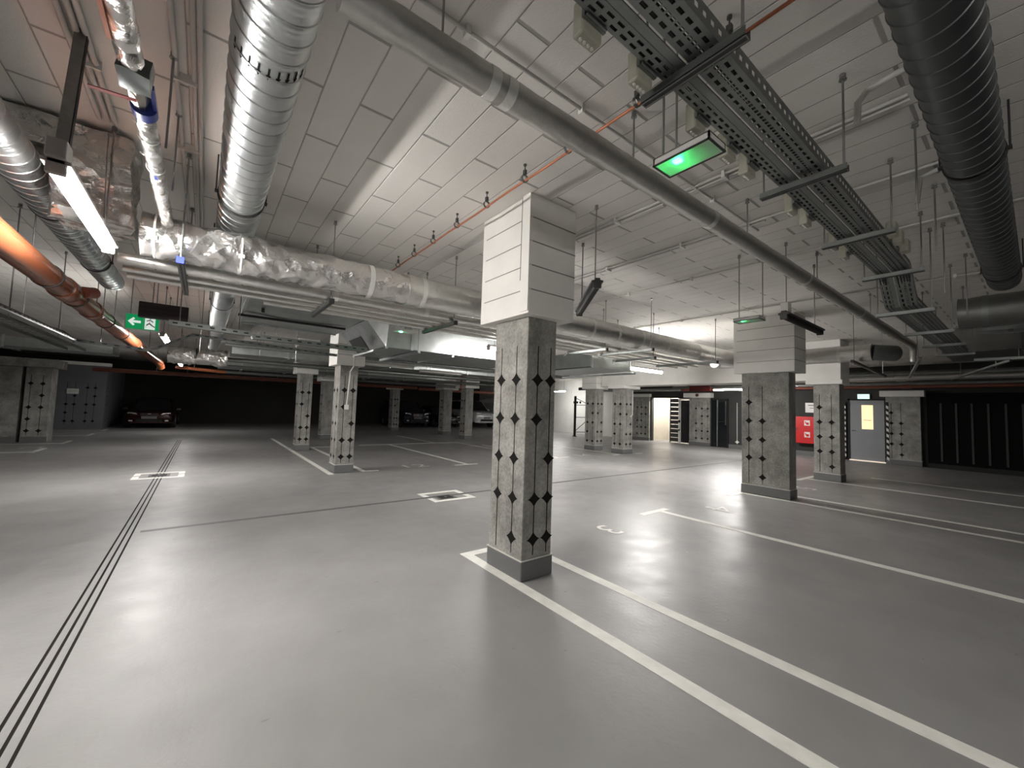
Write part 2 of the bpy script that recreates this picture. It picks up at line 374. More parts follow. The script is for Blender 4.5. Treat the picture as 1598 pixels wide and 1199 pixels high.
# bays between the columns, entered from the lane at y 3.5
m = MB().box((2.09, -2.5, -.002), (2.19, 3.5, .0025)).box((2.19, 3.40, -.002), (2.5, 3.5, .0025)); obj('bay_line', m, 'line_white', FL, 0)
m = MB().box((2.73, -2.5, -.002), (2.83, 3.5, .0025)).box((2.53, 3.40, -.002), (2.73, 3.5, .0025)); obj('bay_line', m, 'line_white', FL, 0)
m = MB().box((5.40, -2.5, -.002), (5.50, 3.42, .0025)).box((5.02, 3.42, -.002), (5.66, 3.52, .0025)); obj('bay_line', m, 'line_white', FL, 0)
m = MB().box((8.06, -2.5, -.002), (8.16, 3.4, .0025)).box((7.62, 3.4, -.002), (8.16, 3.5, .0025)); obj('bay_line', m, 'line_white', FL, 0)
m = MB().box((8.68, -2.5, -.002), (8.78, 3.4, .0025)).box((8.68, 3.4, -.002), (9.1, 3.5, .0025)); obj('bay_line', m, 'line_white', FL, 0)
m = MB().box((11.42, -2.5, -.002), (11.52, 3.4, .0025)).box((11.0, 3.4, -.002), (12.2, 3.5, .0025)); obj('bay_line', m, 'line_white', FL, 0)
line(13.25, -2.5, 13.35, 2.6)
# bays across the lane, y 8.75 to 14
m = MB().box((2.06, 8.62, -.002), (2.16, 17.5, .0025)).box((2.06, 13.95, -.002), (3.6, 14.05, .0025)); obj('bay_line', m, 'line_white', FL, 0)
m = MB().box((2.74, 8.72, -.002), (2.84, 13.95, .0025)).box((2.84, 8.72, -.002), (3.1, 8.80, .0025)); obj('bay_line', m, 'line_white', FL, 0)
m = MB().box((5.29, 8.78, -.002), (5.39, 14.1, .0025)).box((4.98, 8.70, -.002), (5.62, 8.78, .0025)).box((4.3, 14.1, -.002), (6.9, 14.2, .0025)); obj('bay_line', m, 'line_white', FL, 0)
m = MB().box((8.02, 9.0, -.002), (8.12, 14.1, .0025)).box((6.9, 14.1, -.002), (8.12, 14.2, .0025)).box((7.1, 14.2, -.002), (7.2, 17.8, .0025)); obj('bay_line', m, 'line_faded', FL, 0)
m = MB().box((8.52, 8.86, -.002), (8.62, 13.0, .0025)).box((8.3, 8.78, -.002), (9.02, 8.86, .0025)); obj('bay_line', m, 'line_white', FL, 0)
m = MB().box((11.16, 8.62, -.002), (11.26, 13.0, .0025)).box((10.8, 8.56, -.002), (11.26, 8.64, .0025)); obj('bay_line', m, 'line_white', FL, 0)
line(11.98, 8.54, 12.4, 8.62)
# bays on the far side of the joint profile
for yy, x1 in ((14.85, -3.15), (17.15, -3.1), (20.2, -3.08), (22.9, -3.08)):
    m = MB().box((-5.6, yy-.05, -.002), (x1, yy+.05, .0025)).box((x1-.1, yy-.2, -.002), (x1, yy+.9, .0025)); obj('bay_line', m, 'line_faded', FL, 0)
def glyph(txt, size, name, parent, mm, place, ext=.0015):
    """lettering as a mesh; place maps (u,v) of the text plane to world"""
    c = bpy.data.curves.new('lettering', 'FONT'); c.body = txt; c.size = size; c.align_x = 'CENTER'; c.align_y = 'CENTER'; c.extrude = 0
    to = bpy.data.objects.new('lettering', c); COL.objects.link(to)
    dg = bpy.context.evaluated_depsgraph_get(); me = bpy.data.meshes.new_from_object(to.evaluated_get(dg))
    mb = MB(); mb.v = [tuple(place(v.co.x, v.co.y)) for v in me.vertices]; mb.f = [list(p.vertices) for p in me.polygons]; mb.m = [0]*len(mb.f)
    bpy.data.objects.remove(to); bpy.data.curves.remove(c); bpy.data.meshes.remove(me)
    return obj(name, mb, mm, parent, 0)
glyph('3', .5, 'bay_number', FL, 'line_white', lambda u, v: (4.03-u*.95, 3.26-v, .003))
glyph('4', .5, 'bay_number', FL, 'line_white', lambda u, v: (6.42-u*1.5, 3.05-v*1.15, .003))
glyph('12', .62, 'bay_number', FL, 'line_faded', lambda u, v: (4.02+u*1.15, 9.0+v, .003))
glyph('14', .62, 'bay_number', FL, 'line_faded', lambda u, v: (9.75+u*1.1, 8.95+v, .003))
glyph('5', .55, 'bay_number', FL, 'line_faded', lambda u, v: (9.9-u, 3.0-v, .003))
glyph('21', .55, 'bay_number', FL, 'line_faded', lambda u, v: (-3.45-v, 16.0+u, .003))
# joint profile along the lane (three dark grooves in the coating)
for x in (-.607, -.559, -.511):
    obj('joint_groove', MB().box((x-.007, -4, -.002), (x+.007, 17.6, .002)), 'groove', FL, 0)
obj('cross_joint', MB().box((-.45, 5.83, -.002), (18.3, 5.90, .0015)), 'strip_grey', FL, 0)
def frame_mark(x0, y0, x1, y1, gap):
    m = MB(); t = .09; z = .0025
    g = gap
    m.box((x0, y0, -.002), (x0+t, (y0+y1)/2-g, z)).box((x0, (y0+y1)/2+g, -.002), (x0+t, y1, z))
    m.box((x1-t, y0, -.002), (x1, (y0+y1)/2-g, z)).box((x1-t, (y0+y1)/2+g, -.002), (x1, y1, z))
    m.box((x0+t, y0, -.002), (x1-t, y0+t, z)).box((x0+t, y1-t, -.002), (x1-t, y1, z))
    obj('drain_marking', m, 'line_white', FL, 0)
frame_mark(2.84, 5.53, 3.56, 6.18, .06)
frame_mark(-.92, 9.5, -.2, 10.2, .04)
def gully(x, y, label):
    t = thing('floor_drain', label, 'drain', (x, y, 0), 'square floor drains')
    obj('drain_frame', MB().box((x-.15, y-.14, -.004), (x+.15, y+.14, .004)), 'strip_grey', t, 0)
    g = MB().box((x-.105, y-.095, .0), (x+.105, y+.095, .006)); obj('grate', g, 'black', t, 0, .002)
    obj('lifting_boss', MB().tube([(x, y, .004), (x, y, .009)], .022, 14), 'galv_dull', t)
gully(3.14, 5.77, 'square black floor drain inside the white frame near the pale column')
gully(-.56, 9.83, 'square floor drain astride the triple groove far along the lane')

# ------------------------------------------------------------------ columns
DZ = (.33, .67, 1.01, 1.355, 1.70)
def star(m, o, u, n, cx, cz, r=.073, k=8):
    """concave four-pointed star on the face plane"""
    o, u, n = Vector(o), Vector(u), Vector(n); zv = Vector((0, 0, 1)); P = []
    for q in range(4):
        for i in range(k):
            t = i/k; a = q*pi/2
            # astroid-like edge from tip q to tip q+1
            e = 2.75
            cu, sv = cos(t*pi/2)**e, sin(t*pi/2)**e
            x = cu*cos(a)-sv*sin(a); z = cu*sin(a)+sv*cos(a); P.append(o+u*(cx+x*r)+zv*(cz+z*r)+n*.002)
    c = o+u*cx+zv*cz+n*.002
    m.add(P+[c], [[i, (i+1) % len(P), len(P)] for i in range(len(P))])
def pattern(m, o, u, n, lines, z0=.2, z1=2.0):
    for i, (cx, miss) in enumerate(lines):
        O, Uv, N = Vector(o), Vector(u), Vector(n)
        p = [O+Uv*(cx-.0055)+Vector((0, 0, z0))+N*.0015, O+Uv*(cx+.0055)+Vector((0, 0, z0))+N*.0015, O+Uv*(cx+.0055)+Vector((0, 0, z1))+N*.0015, O+Uv*(cx-.0055)+Vector((0, 0, z1))+N*.0015]
        m.add(p, [(0, 1, 2, 3)])
        for k, z in enumerate(DZ):
            if k not in miss: star(m, o, u, n, cx, z)
def column(x0, x1, y0, y1, label, side, front, cap=None, ledge=None, courses=5, mm='concrete', top=H, corner_strip=False, plinth_h=.165):
    """side: lines on the -X face as (y, missing); front: lines on the -Y face as (x, missing)"""
    t = thing('concrete_column', label, 'column', (x0, y0, 0), 'concrete columns with diamond pattern', 'thing')
    sh_top = cap[4] if cap else (ledge[4] if ledge else top)
    obj('shaft', MB().box((x0, y0, plinth_h-.01), (x1, y1, sh_top+.01)), mm, t, 0, .008)
    pl = obj('plinth', MB().box((x0-.012, y0-.012, 0), (x1+.012, y1+.012, plinth_h)), 'plinth', t, 0, .012)
    obj('seal_bead', MB().box((x0-.014, y0-.014, plinth_h), (x1+.014, y1+.014, plinth_h+.007)), 'white_seal', t, 0)
    pm = MB()
    if side: pattern(pm, (x0, 0, 0), (0, 1, 0), (-1, 0, 0), side)
    if front: pattern(pm, (0, y0, 0), (1, 0, 0), (0, -1, 0), front)
    if pm.v: obj('diamond_pattern', pm, 'black_paint', t, 0)
    if cap:
        a, b, c, d, zb = cap
        hd = obj('board_head', MB().box((a, c, zb), (b, d, min(top, HT))), 'white_board', t, 0, .006)
        jm = MB(); n = courses
        for k in range(1, n):
            z = zb+(top-zb)*k/n
            jm.box((a-.0015, c+.0, z-.005), (a+.01, d-.06, z+.003)); jm.box((a+.02, c-.0015, z-.006), (b, c+.01, z+.004))
        obj('board_joints', jm, 'joint', hd, 0)
        if corner_strip:
            obj('corner_strip', MB().box((a-.012, c, zb+.02), (a-.001, c+.105, HT)), 'white_board', hd, 0, .003)
            obj('strip_gap', MB().box((a-.004, c+.105, zb+.3), (a-.001, c+.125, HT)), 'joint', hd, 0)
    if ledge:
        a, b, c, d, za, zb = ledge
        obj('ledge', MB().box((a, c, za), (b, d, zb)), 'white_board', t, 0, .006)
    return t
column(2.19, 2.525, 2.67, 3.155, 'foremost concrete column with black diamonds and boxed white head', [(3.04, (0,)), (2.815, ())], [(2.312, (2,)), (2.463, (3,))], cap=(2.10, 2.637, 2.567, 3.30, 2.245), corner_strip=True)
column(2.2, 2.555, 8.74, 9.2, 'slim column with white conduit and switch on its face', [(9.11, (3,)), (8.885, ())], [(2.303, (2,)), (2.473, (3,))], cap=(2.1, 2.66, 8.64, 9.32, 2.215))
column(2.2, 2.55, 13.15, 13.6, 'slim diamond column standing behind the one with the switch', [(13.5, (2,)), (13.28, ())], [(2.288, (2,)), (2.46, (3,))], cap=(2.1, 2.66, 13.02, 13.75, 2.25))
column(3.66, 4.1, 16.9, 17.35, 'plain concrete column half hidden between two diamond columns', [(17.2, ()), (17.0, (1,))], None, cap=(3.56, 4.3, 16.75, 17.6, 2.25))
column(8.2, 8.52, 2.69, 3.48, 'wide concrete column beside the bay line, diamonds on one half', [(3.35, (0,)), (3.12, (4,))], None, cap=(8.1, 8.66, 2.57, 3.585, 2.245))
column(11.6, 11.98, 2.8, 3.3, 'concrete column in front of the red cabinet under the white beam', [(3.184, (0,)), (2.953, (4,))], None, ledge=(11.5, 12.1, 2.72, 3.43, 2.24, 2.34))
column(11.42, 11.93, 8.66, 9.13, 'pale column at the end of the white beam with conduit', [(9.02, (3,)), (8.79, (1,))], [(11.588, (2,)), (11.811, (3,))], ledge=(11.3, 12.2, 8.55, 9.25, 2.235, 2.335))
column(11.42, 11.88, 9.92, 10.4, 'pale column beside the steel gate with boxed head', [(10.28, (3,)), (10.03, (1,))], [(11.57, (2,)), (11.78, (3,))], cap=(11.33, 12.0, 9.8, 10.5, 2.24))
column(8.25, 8.65, 21.6, 22.1, 'far column beside the dark car with round badge', [(21.95, (2,)), (21.75, ())], [(8.38, (2,)), (8.52, (3,))], ledge=(8.1, 8.8, 21.5, 22.3, 2.25, 2.35), top=2.35)
column(9.6, 10.05, 18.2, 18.7, 'far plain column with small white notice', [(18.5, ()), (18.35, (1,))], None, cap=(9.45, 10.3, 18.0, 18.9, 2.25), courses=3)
column(9.2, 9.58, 15.4, 15.85, 'far column with a down pipe beside the silver car', [(15.72, (2,)), (15.52, (3,))], None, cap=(9.05, 9.75, 15.2, 16.1, 2.25), courses=4)
column(18.25, 18.38, 12.25, 13.55, 'dim wall column beside the bright block wall opening', [(12.95, (3,)), (12.7, ()), (12.45, (2,))], None, ledge=(18.2, 18.395, 12.2, 13.6, 2.24, 2.4))
column(18.25, 18.38, 9.12, 10.08, 'wall column between the black opening and the dark glass door', [(9.75, (3,)), (9.47, ()), (9.2, (2,))], None, ledge=(18.1, 18.395, 9.0, 10.3, 2.2, 2.41))
column(18.2, 18.38, 2.33, 3.16, 'wall column beside the grey fire door', [(3.026, (0,)), (2.79, (4,))], None, ledge=(18.12, 18.395, 2.23, 3.3, 2.235, 2.43))
# wide wall columns off to the side of the lane
def pier(x0, x1, y0, y1, label, front):
    t = thing('wall_pier', label, 'column', (x0, y0, 0), 'concrete wall piers', 'thing')
    obj('shaft', MB().box((x0, y0, .0), (x1, y1, 2.17)), 'concrete', t, 0, .01)
    obj('plinth', MB().box((x0, y0-.012, 0), (x1+.012, y0+.01, .16)), 'plinth', t, 0)
    if front:
        pm = MB(); pattern(pm, (0, y0, 0), (1, 0, 0), (0, -1, 0), front, .2, 1.95); obj('diamond_pattern', pm, 'black_paint', t, 0)
    return t
pier(-4.11, -3.6, 17.7, 18.3, 'concrete pier with diamonds and pale edge under the ledge', [(-4.0, (3,)), (-3.765, (1,))])
pier(-6.5, -4.19, 17.7, 18.3, 'plain concrete pier beside the narrow dark gap', None)
tag(obj('pier_ledge', MB().box((-6.6, 17.5, 2.17), (-3.46, 18.5, 2.42)), 'concrete', None, 0, .01, loc=(-4, 18, 2.17)), 'concrete ledge lying across both wide piers', 'ledge')
pm = MB()
pattern(pm, (0, 23.8, 0), (1, 0, 0), (0, -1, 0), [(-4.4, (3, 4)), (-4.175, (1, 4)), (-3.827, (3,)), (-3.6, (1,))], .2, 1.9)
obj('wall_pattern', pm, 'black_paint', bpy.data.objects['wall_side'], 0)
pm = MB()
pattern(pm, (-3.3, 0, 0), (0, 1, 0), (1, 0, 0), [(24.3, (1,))], .2, 1.9); obj('wall_pattern', pm, 'black_paint', bpy.data.objects['wall_side'], 0)
t = thing('wall_notice', 'small white notice plate on the blue grey wall', 'sign', (-4.24, 23.79, 1.53))
obj('plate', MB().box((-4.41, 23.775, 1.43), (-4.07, 23.8, 1.64)), 'white_plastic', t, 0, .02)
obj('print_lines', MB().box((-4.36, 23.773, 1.56), (-4.12, 23.776, 1.57)).box((-4.36, 23.773, 1.5), (-4.16, 23.776, 1.51)), 'strip_grey', t, 0)
# paint bits on the columns
t = thing('light_switch', 'white conduit dropping to a small switch box on the slim column', 'switch', (2.35, 8.72, 1.32))
obj('conduit', MB().tube([(2.43, 8.6, 2.6), (2.42, 8.61, 2.19), (2.39, 8.715, 2.09), (2.35, 8.715, 1.4)], .014, 10), 'white_plastic', t)
obj('switch_box', MB().box((2.31, 8.68, 1.30), (2.39, 8.74, 1.40)), 'white_plastic', t, 0, .008)
t = thing('light_switch', 'thin white conduit with bent end on the pale beam end column', 'switch', (11.78, 8.64, 1.32))
obj('conduit', MB().tube([(11.9, 8.64, 2.2), (11.9, 8.64, 1.34), (11.8, 8.64, 1.28)], .014, 8), 'white_plastic', t)
obj('switch_box', MB().box((11.76, 8.62, 1.25), (11.82, 8.656, 1.31)), 'conduit', t, 0, .006)

# ------------------------------------------------------------------ ducts and pipes
def spiral(name, label, axis, c, r, t0, t1, pitch, mm, group, clamps=(), n=56, rib=1.0):
    """folded spiral duct with a raised lock seam"""
    base = (c[0], t0, c[1]) if axis == 'y' else (t0, c[0], c[1])
    t = thing(name, label, 'duct', base, group)
    prof = [(0, 0), (.0035, .0042), (.0075, .0042), (.011, 0), (.30*pitch, -.0005), (.36*pitch, .0008), (.42*pitch, -.0005), (.58*pitch, -.0005), (.64*pitch, .0008), (.70*pitch, -.0005), (.86*pitch, .0002)]
    prof = [(a, h_*(rib if i > 3 else 1)) for i, (a, h_) in enumerate(prof)]
    m = MB(); turns = int((t1-t0)/pitch)
    rows = [(k*pitch+a, h_) for k in range(turns) for a, h_ in prof]
    for a, h_ in rows:
        for i in range(n+1):
            th = 2*pi*i/n; ang = pi/2+th
            q = t0+a+pitch*i/n; rr = r+h_
            m.v.append((c[0]+rr*cos(ang), q, c[1]+rr*sin(ang)) if axis == 'y' else (q, c[0]+rr*cos(ang), c[1]+rr*sin(ang)))
    for j in range(len(rows)-1):
        for i in range(n):
            m.f.append([j*(n+1)+i, j*(n+1)+i+1, (j+1)*(n+1)+i+1, (j+1)*(n+1)+i]); m.m.append(0)
    obj('duct_wall', m, mm, t, 50)
    ax = (0, 1, 0) if axis == 'y' else (1, 0, 0)
    for q in clamps:
        P = (c[0], q, c[1]) if axis == 'y' else (q, c[0], c[1])
        cl = MB().ring(P, ax, r+.004, .006, .026, 40)
        sd = (1, 0, 0) if axis == 'y' else (0, 1, 0)
        for s in (-1, 1):
            e = Vector(P)+Vector(sd)*s*(r+.005); cl.box(e-Vector((.02, .02, .006)), e+Vector((.02, .02, .006)))
            cl.tube([e+Vector(sd)*s*.012, Vector((*(e+Vector(sd)*s*.012)[:2], HT))], .005, 8)
        obj('clamp', cl, 'rubber', t)
    return t
sa = spiral('spiral_duct', 'bright spiral duct with printed black arrows running along the lane', 'y', (.136, 3.0), .1435, -1.5, 15, .115, 'galv', 'spiral ducts', (3.7, 5.2, 7.9, 10.5))
# printed arrows round the duct
m = MB()
for k in range(9):
    th = radians(-150+k*15)
    def pt(da, dy): a = th+da; return (.136+.1448*cos(a), 1.99+dy, 3.0+.1448*sin(a))
    m.add([pt(-.03, -.035), pt(.03, -.035), pt(.03, .01), pt(-.03, .01)], [(0, 1, 2, 3)])
    m.add([pt(-.075, .008), pt(.075, .008), pt(0, .04)], [(0, 1, 2)])
obj('arrow_print', m, 'black_paint', sa, 0)
spiral('spiral_duct', 'dull spiral duct running beside the lit tube lamp', 'y', (-1.03, 2.9), .115, -1, 7.2, .115, 'galv', 'spiral ducts', (4.6, 6.2))
spiral('spiral_duct', 'dark spiral duct above the storage partition, parallel to the cable trays', 'x', (.2, 3.0), .119, 0.4, 6.75, .115, 'galv_dark', 'spiral ducts', (3.5, 6.3), rib=0)
def cyl_thing(name, label, cat, pts, r, mm, part='pipe_wall', group=None, n=28, loc=None):
    t = thing(name, label, cat, loc or pts[0], group)
    obj(part, MB().tube(pts, r, n), mm, t, 40); return t
def wrinkled(axis, c, r, t0, t1, n=36, step=.04, amp=.004, amp_fn=None, sag=0):
    m = MB(); k = int((t1-t0)/step)+1; rnd = random.Random(3)
    pa = [rnd.random()*6 for _ in range(12)]
    for j in range(k):
        q = t0+(t1-t0)*j/(k-1); a_ = amp_fn(q) if amp_fn else amp
        for i in range(n):
            th = 2*pi*i/n
            d = a_*(sin(3*th+q*23+pa[0])*.5+sin(5*th-q*41+pa[1])*.5+sin(2*th+q*9+pa[2])*.6+sin(q*70+4*th)*.35)
            rr = r+d
            m.v.append((c[0]+rr*cos(th), q, c[1]+rr*sin(th)) if axis == 'y' else (q, c[0]+rr*cos(th), c[1]+rr*sin(th)))
    for j in range(k-1):
        for i in range(n):
            i2 = (i+1) % n; m.f.append([j*n+i, j*n+i2, (j+1)*n+i2, (j+1)*n+i]); m.m.append(0)
    m.f.append(list(range(n))); m.m.append(0); m.f.append([(k-1)*n+i for i in range(n)]); m.m.append(0)
    return m
# insulated pipe in front of the columns
t = thing('insulated_pipe', 'long foil wrapped pipe crossing the ceiling above the foremost column', 'pipe', (.3, 1.46, 2.9))
obj('jacket', wrinkled('x', (1.46, 2.9), .0645, .295, 10.6, 30, .03, .0012), 'foil_smooth', t, 60)
for q in (.93, 1.02, 2.9, 4.9, 7.0):
    obj('foil_band', MB().ring((q, 1.46, 2.9), (1, 0, 0), .0655, .0015, .05, 30), 'foil_tape', t)
obj('end_bend', MB().tube([(10.6, 1.46, 2.9), (10.75, 1.46, 2.89), (10.85, 1.46, 2.82), (10.88, 1.46, 2.6)], .064, 24), 'foil_smooth', t, 60)
def rods_for(t, pts, z0, z1=HT):
    for x, y in pts:
        rm = MB().tube([(x, y, z0), (x, y, z1)], .0055, 8); rm.tube([(x, y, z1-.02), (x, y, z1)], .014, 8); rm.tube([(x, y, z1-.034), (x, y, z1-.028)], .018, 8)
        obj('hanger_rod', rm, 'rod', t)
rods_for(t, [(.69, 1.46), (1.98, 1.46), (3.55, 1.46), (5.3, 1.46), (7.6, 1.46)], 2.96)
# big insulated duct behind the foremost column
t = thing('insulated_duct', 'thick foil wrapped duct passing behind the foremost column', 'duct', (0, 4.01, 2.65))
obj('jacket', wrinkled('x', (4.01, 2.65), .156, -.44, 1.6, 44, .025, .008, lambda q: .003+.010*max(0, min(1, (1.3-q)/1.0))), 'foil_crumpled', t, 60)
obj('jacket', wrinkled('x', (4.01, 2.65), .158, 1.6, 9.05, 44, .05, .0028), 'foil', t, 60)
for q in (-.36, .17): obj('zip_strap', MB().ring((q, 4.01, 2.65), (1, 0, 0), .163, .003, .012, 40).box((q-.02, 3.83, 2.575), (q+.02, 3.85, 2.6)), 'white_plastic', t)
for q in (1.22, 1.77, 3.2, 4.41, 4.98, 5.6, 6.35, 7.4): obj('foil_band', MB().ring((q, 4.01, 2.65), (1, 0, 0), .161, .0015, .045, 40), 'foil_tape', t)
# its foil box at the lamp
def lumpy(x0, x1, y0, y1, z0, z1, nx, ny, nz, amp, seed):
    rnd = random.Random(seed); bm = bmesh.new()
    bmesh.ops.create_cube(bm, size=1); bmesh.ops.subdivide_edges(bm, edges=bm.edges[:], cuts=9, use_grid_fill=True)
    m = MB(); idx = {}
    from mathutils import noise
    for v in bm.verts:
        p = Vector((x0+(v.co.x+.5)*(x1-x0), y0+(v.co.y+.5)*(y1-y0), z0+(v.co.z+.5)*(z1-z0)))
        p += noise.noise_vector(p*5.0+Vector((seed, 0, 0)))*amp + noise.noise_vector(p*13.0)*amp*.4
        idx[v.index] = len(m.v); m.v.append((p.x, p.y, min(p.z, H-.002)))
    for f in bm.faces: m.f.append([idx[v.index] for v in f.verts]); m.m.append(0)
    bm.free(); return m
t = thing('foil_plenum', 'bulky foil wrapped box joining the thick duct to the ceiling', 'duct', (-.75, 3.9, 2.8))
obj('foil_body', lumpy(-.88, -.50, 3.84, 4.3, 2.66, 3.25, 8, 8, 8, .055, 5), 'foil_crumpled', t, 60)
obj('foil_wing', lumpy(-1.75, -.90, 3.86, 4.4, 3.06, 3.25, 8, 8, 8, .02, 12), 'foil_crumpled', t, 60)
obj('brace_strap', MB().bar((-.62, 3.76, 3.2), (-.60, 3.74, 2.62), .02, .006), 'rod', t, 0)
# pipes on the racks
def run(y, z, r, x0, x1, label, mm='foil', bands=()):
    t = thing('rack_pipe', label, 'pipe', (x0, y, z), 'pipes lying on the racks under the thick duct')
    obj('jacket', MB().tube([(x0, y, z), (x1, y, z)], r, 20), mm, t, 50)
    for q in bands: obj('foil_band', MB().ring((q, y, z), (1, 0, 0), r+.001, .0015, .05, 24), 'foil_tape', t)
run(4.34, 2.525, .044, -.6, 8.6, 'thickest rack pipe, next to the foil duct', 'foil', (1.0, 2.0, 3.0, 4.6, 5.6, 6.6))
run(4.58, 2.5, .026, -.6, 8.6, 'second rack pipe from the foil duct, thin', 'foil', ())
run(4.82, 2.5, .026, -.6, 8.6, 'third rack pipe from the foil duct, thin', 'foil', ())
run(5.06, 2.5, .026, .45, 8.6, 'outermost thin rack pipe on the plenum side', 'foil', ())
for i, (q, y0, y1, zz) in enumerate([(-.2, 3.8, 4.99, 2.46), (.95, 4.25, 5.15, 2.46), (2.35, 4.25, 5.15, 2.46), (3.75, 4.25, 5.15, 2.46), (5.15, 4.25, 5.15, 2.46), (5.6, 3.7, 4.76, 2.455), (6.5, 4.25, 5.15, 2.46), (7.7, 3.7, 5.0, 2.455)]):
    nm = ['with a blue end cap beside the crumpled foil', 'before the flat plenum', 'before the long box duct', 'hidden by the foremost column', 'just past the foremost column', 'reaching out under the thick duct', 'above the bright tube lamp', 'beside the wide column'][i]
    t = thing('pipe_rack', 'steel channel rack under the foil pipes '+nm, 'rack', (q, y0, zz), 'channel racks carrying the foil pipes')
    a = MB().box((q-.02, y0, zz-.03), (q+.02, y1, zz-.027)).box((q-.02, y0, zz-.03), (q-.017, y1, zz+.01)).box((q+.017, y0, zz-.03), (q+.02, y1, zz+.01))
    for k in range(int((y1-y0)/.05)): a.box((q-.008, y0+.015+k*.05, zz-.0315), (q+.008, y0+.04+k*.05, zz-.0295), 1)
    obj('channel', a, ['galv_dull', 'black'], t, 0)
    obj('end_cap', MB().box((q-.023, y0-.012, zz-.034), (q+.023, y0+.012, zz+.014)), 'blue_cap' if i == 0 else 'rubber', t, 0)
    rods_for(t, [(q, y0+.04), (q, y1-.05)], zz)
    if i in (4, 5, 6): obj('beam_clamp', MB().box((q-.05, y1-.03, zz-.02), (q+.05, y1+.03, zz+.02)).bar((q, y1, zz), (q-.06, y1+.02, zz-.05), .02, .01), 'white_plastic', t, 0)
# foil duct beyond the wide column
t = thing('insulated_duct', 'pale wrapped duct running behind the wide column head', 'duct', (9.1, 0, 2.6))
obj('jacket', wrinkled('y', (9.2, 2.62), .148, 1.75, 4.3, 36, .06, .002), 'foil', t, 60)
obj('jacket', MB().tube([(9.2, 4.2, 2.62), (9.2, 4.35, 2.62), (9.05, 4.4, 2.64)], .15, 28), 'foil', t, 60)
for q in (2.2, 2.75, 3.3): obj('foil_band', MB().ring((9.2, q, 2.62), (0, 1, 0), .152, .0015, .05, 36), 'foil_tape', t)
obj('end_collar', MB().tube([(9.2, 1.75, 2.62), (9.25, 1.6, 2.6), (9.4, 1.5, 2.6)], .135, 24), 'galv_dull', t, 60)
t = thing('insulated_duct', 'wide dim foil duct where the dark spiral duct ends', 'duct', (7.2, .5, 2.75))
obj('jacket', wrinkled('y', (7.05, 2.73), .178, -3, .56, 36, .06, .004), 'lagging', t, 60)
for q in (-.6, -.1, .35): obj('foil_band', MB().ring((7.05, q, 2.73), (0, 1, 0), .182, .0015, .05, 36), 'galv_dull', t)
rods_for(t, [(7.05, -.3)], 2.9)
# valve pipe on the lane side
t = thing('valve_pipe', 'thin foil wrapped pipe with a blue valve beside the bright spiral duct', 'pipe', (-.3, 1, 2.72))
obj('jacket', wrinkled('y', (-.30, 2.72), .039, -1, 2.12, 18, .02, .0025), 'foil_crumpled', t, 60)
obj('jacket', wrinkled('y', (-.292, 2.72), .036, 2.42, 3.85, 18, .02, .0025), 'foil_crumpled', t, 60)
obj('red_jacket_edge', MB().bar((-.342, -1, 2.725), (-.342, 1.95, 2.725), .014, .06), 'copper', t, 0)
obj('foil_knot', lumpy(-.345, -.255, 2.08, 2.2, 2.68, 2.76, 8, 8, 8, .02, 31), 'galv_dark', t, 40)
v = obj('valve_body', MB().tube([(-.3, 2.1, 2.72), (-.3, 2.18, 2.72), (-.3, 2.2, 2.72), (-.3, 2.3, 2.72), (-.3, 2.34, 2.72), (-.3, 2.44, 2.72)], [.022, .03, .036, .036, .026, .022], 8), 'brass', t, 30)
obj('valve_lever', MB().bar((-.3, 2.26, 2.68), (-.44, 2.24, 2.66), .022, .004), 'red_handle', v, 0)
obj('blue_flange', MB().tube([(-.29, 2.36, 2.725), (-.29, 2.42, 2.725)], .046, 24).box((-.258, 2.2, 2.715), (-.244, 2.4, 2.735)), 'blue', v, 30)
for q in (2.62, 2.95): obj('zip_strap', MB().ring((-.292, q, 2.72), (0, 1, 0), .039, .003, .012, 20).bar((-.32, q, 2.755), (-.36, q-.01, 2.775), .01, .004), 'white_plastic', t)
obj('blue_print', MB().box((-.3, 2.99, 2.681), (-.285, 3.03, 2.683)), 'blue', t, 0)
rods_for(t, [(-.31, 1.9), (-.24, 2.75), (-.24, 3.3)], 2.75)
# orange drain pipe
t = thing('drain_pipe', 'thick orange plastic drain pipe sloping along the lane', 'pipe', (-1.075, 2, 2.4))
px_ = lambda q: (-1.075, q, 2.40)
obj('pipe_wall', MB().tube([px_(.3), px_(15.1)], .0915, 36), 'orange_pipe', t, 50)
for a, b in ((2.2, 2.48), (5.27, 5.54), (6.43, 6.66), (9.96, 10.25)):
    obj('socket', MB().tube([px_(a), px_(a+.025), px_(b-.035), px_(b)], [.099, .104, .104, .096], 36), 'orange_pipe', t, 50)
for q in (2.8, 4.87, 5.77, 7.3, 8.57): obj('clamp', MB().ring(px_(q), (0, 1, 0), .0925, .007, .025, 36), 'rubber', t)
rods_for(t, [(-1.165, q) for q in (2.8, 4.87, 7.3, 8.57)], 2.42)
obj('elbow', MB().tube([px_(15.0), (-1.07, 15.25, 2.38), (-1.04, 15.4, 2.28)], .092, 24), 'orange_pipe', t, 50)
obj('branch', MB().tube([(-1.0, 5.66, 2.44), (-.96, 5.75, 2.46), (-.945, 5.78, 2.468)], .055, 24), 'brown_pipe', t, 50)
t = thing('drain_pipe', 'red brown pipe crossing low in front of the charcoal end wall', 'pipe', (-3.3, 20, 2.38))
obj('pipe_wall', MB().tube([(-3.2, 20.4, 2.33), (9.0, 20.2, 2.33)], .075, 24), 'brown_pipe', t, 50)
rods_for(t, [(-1.5, 20.38), (2.5, 20.32), (6.5, 20.25)], 2.38)
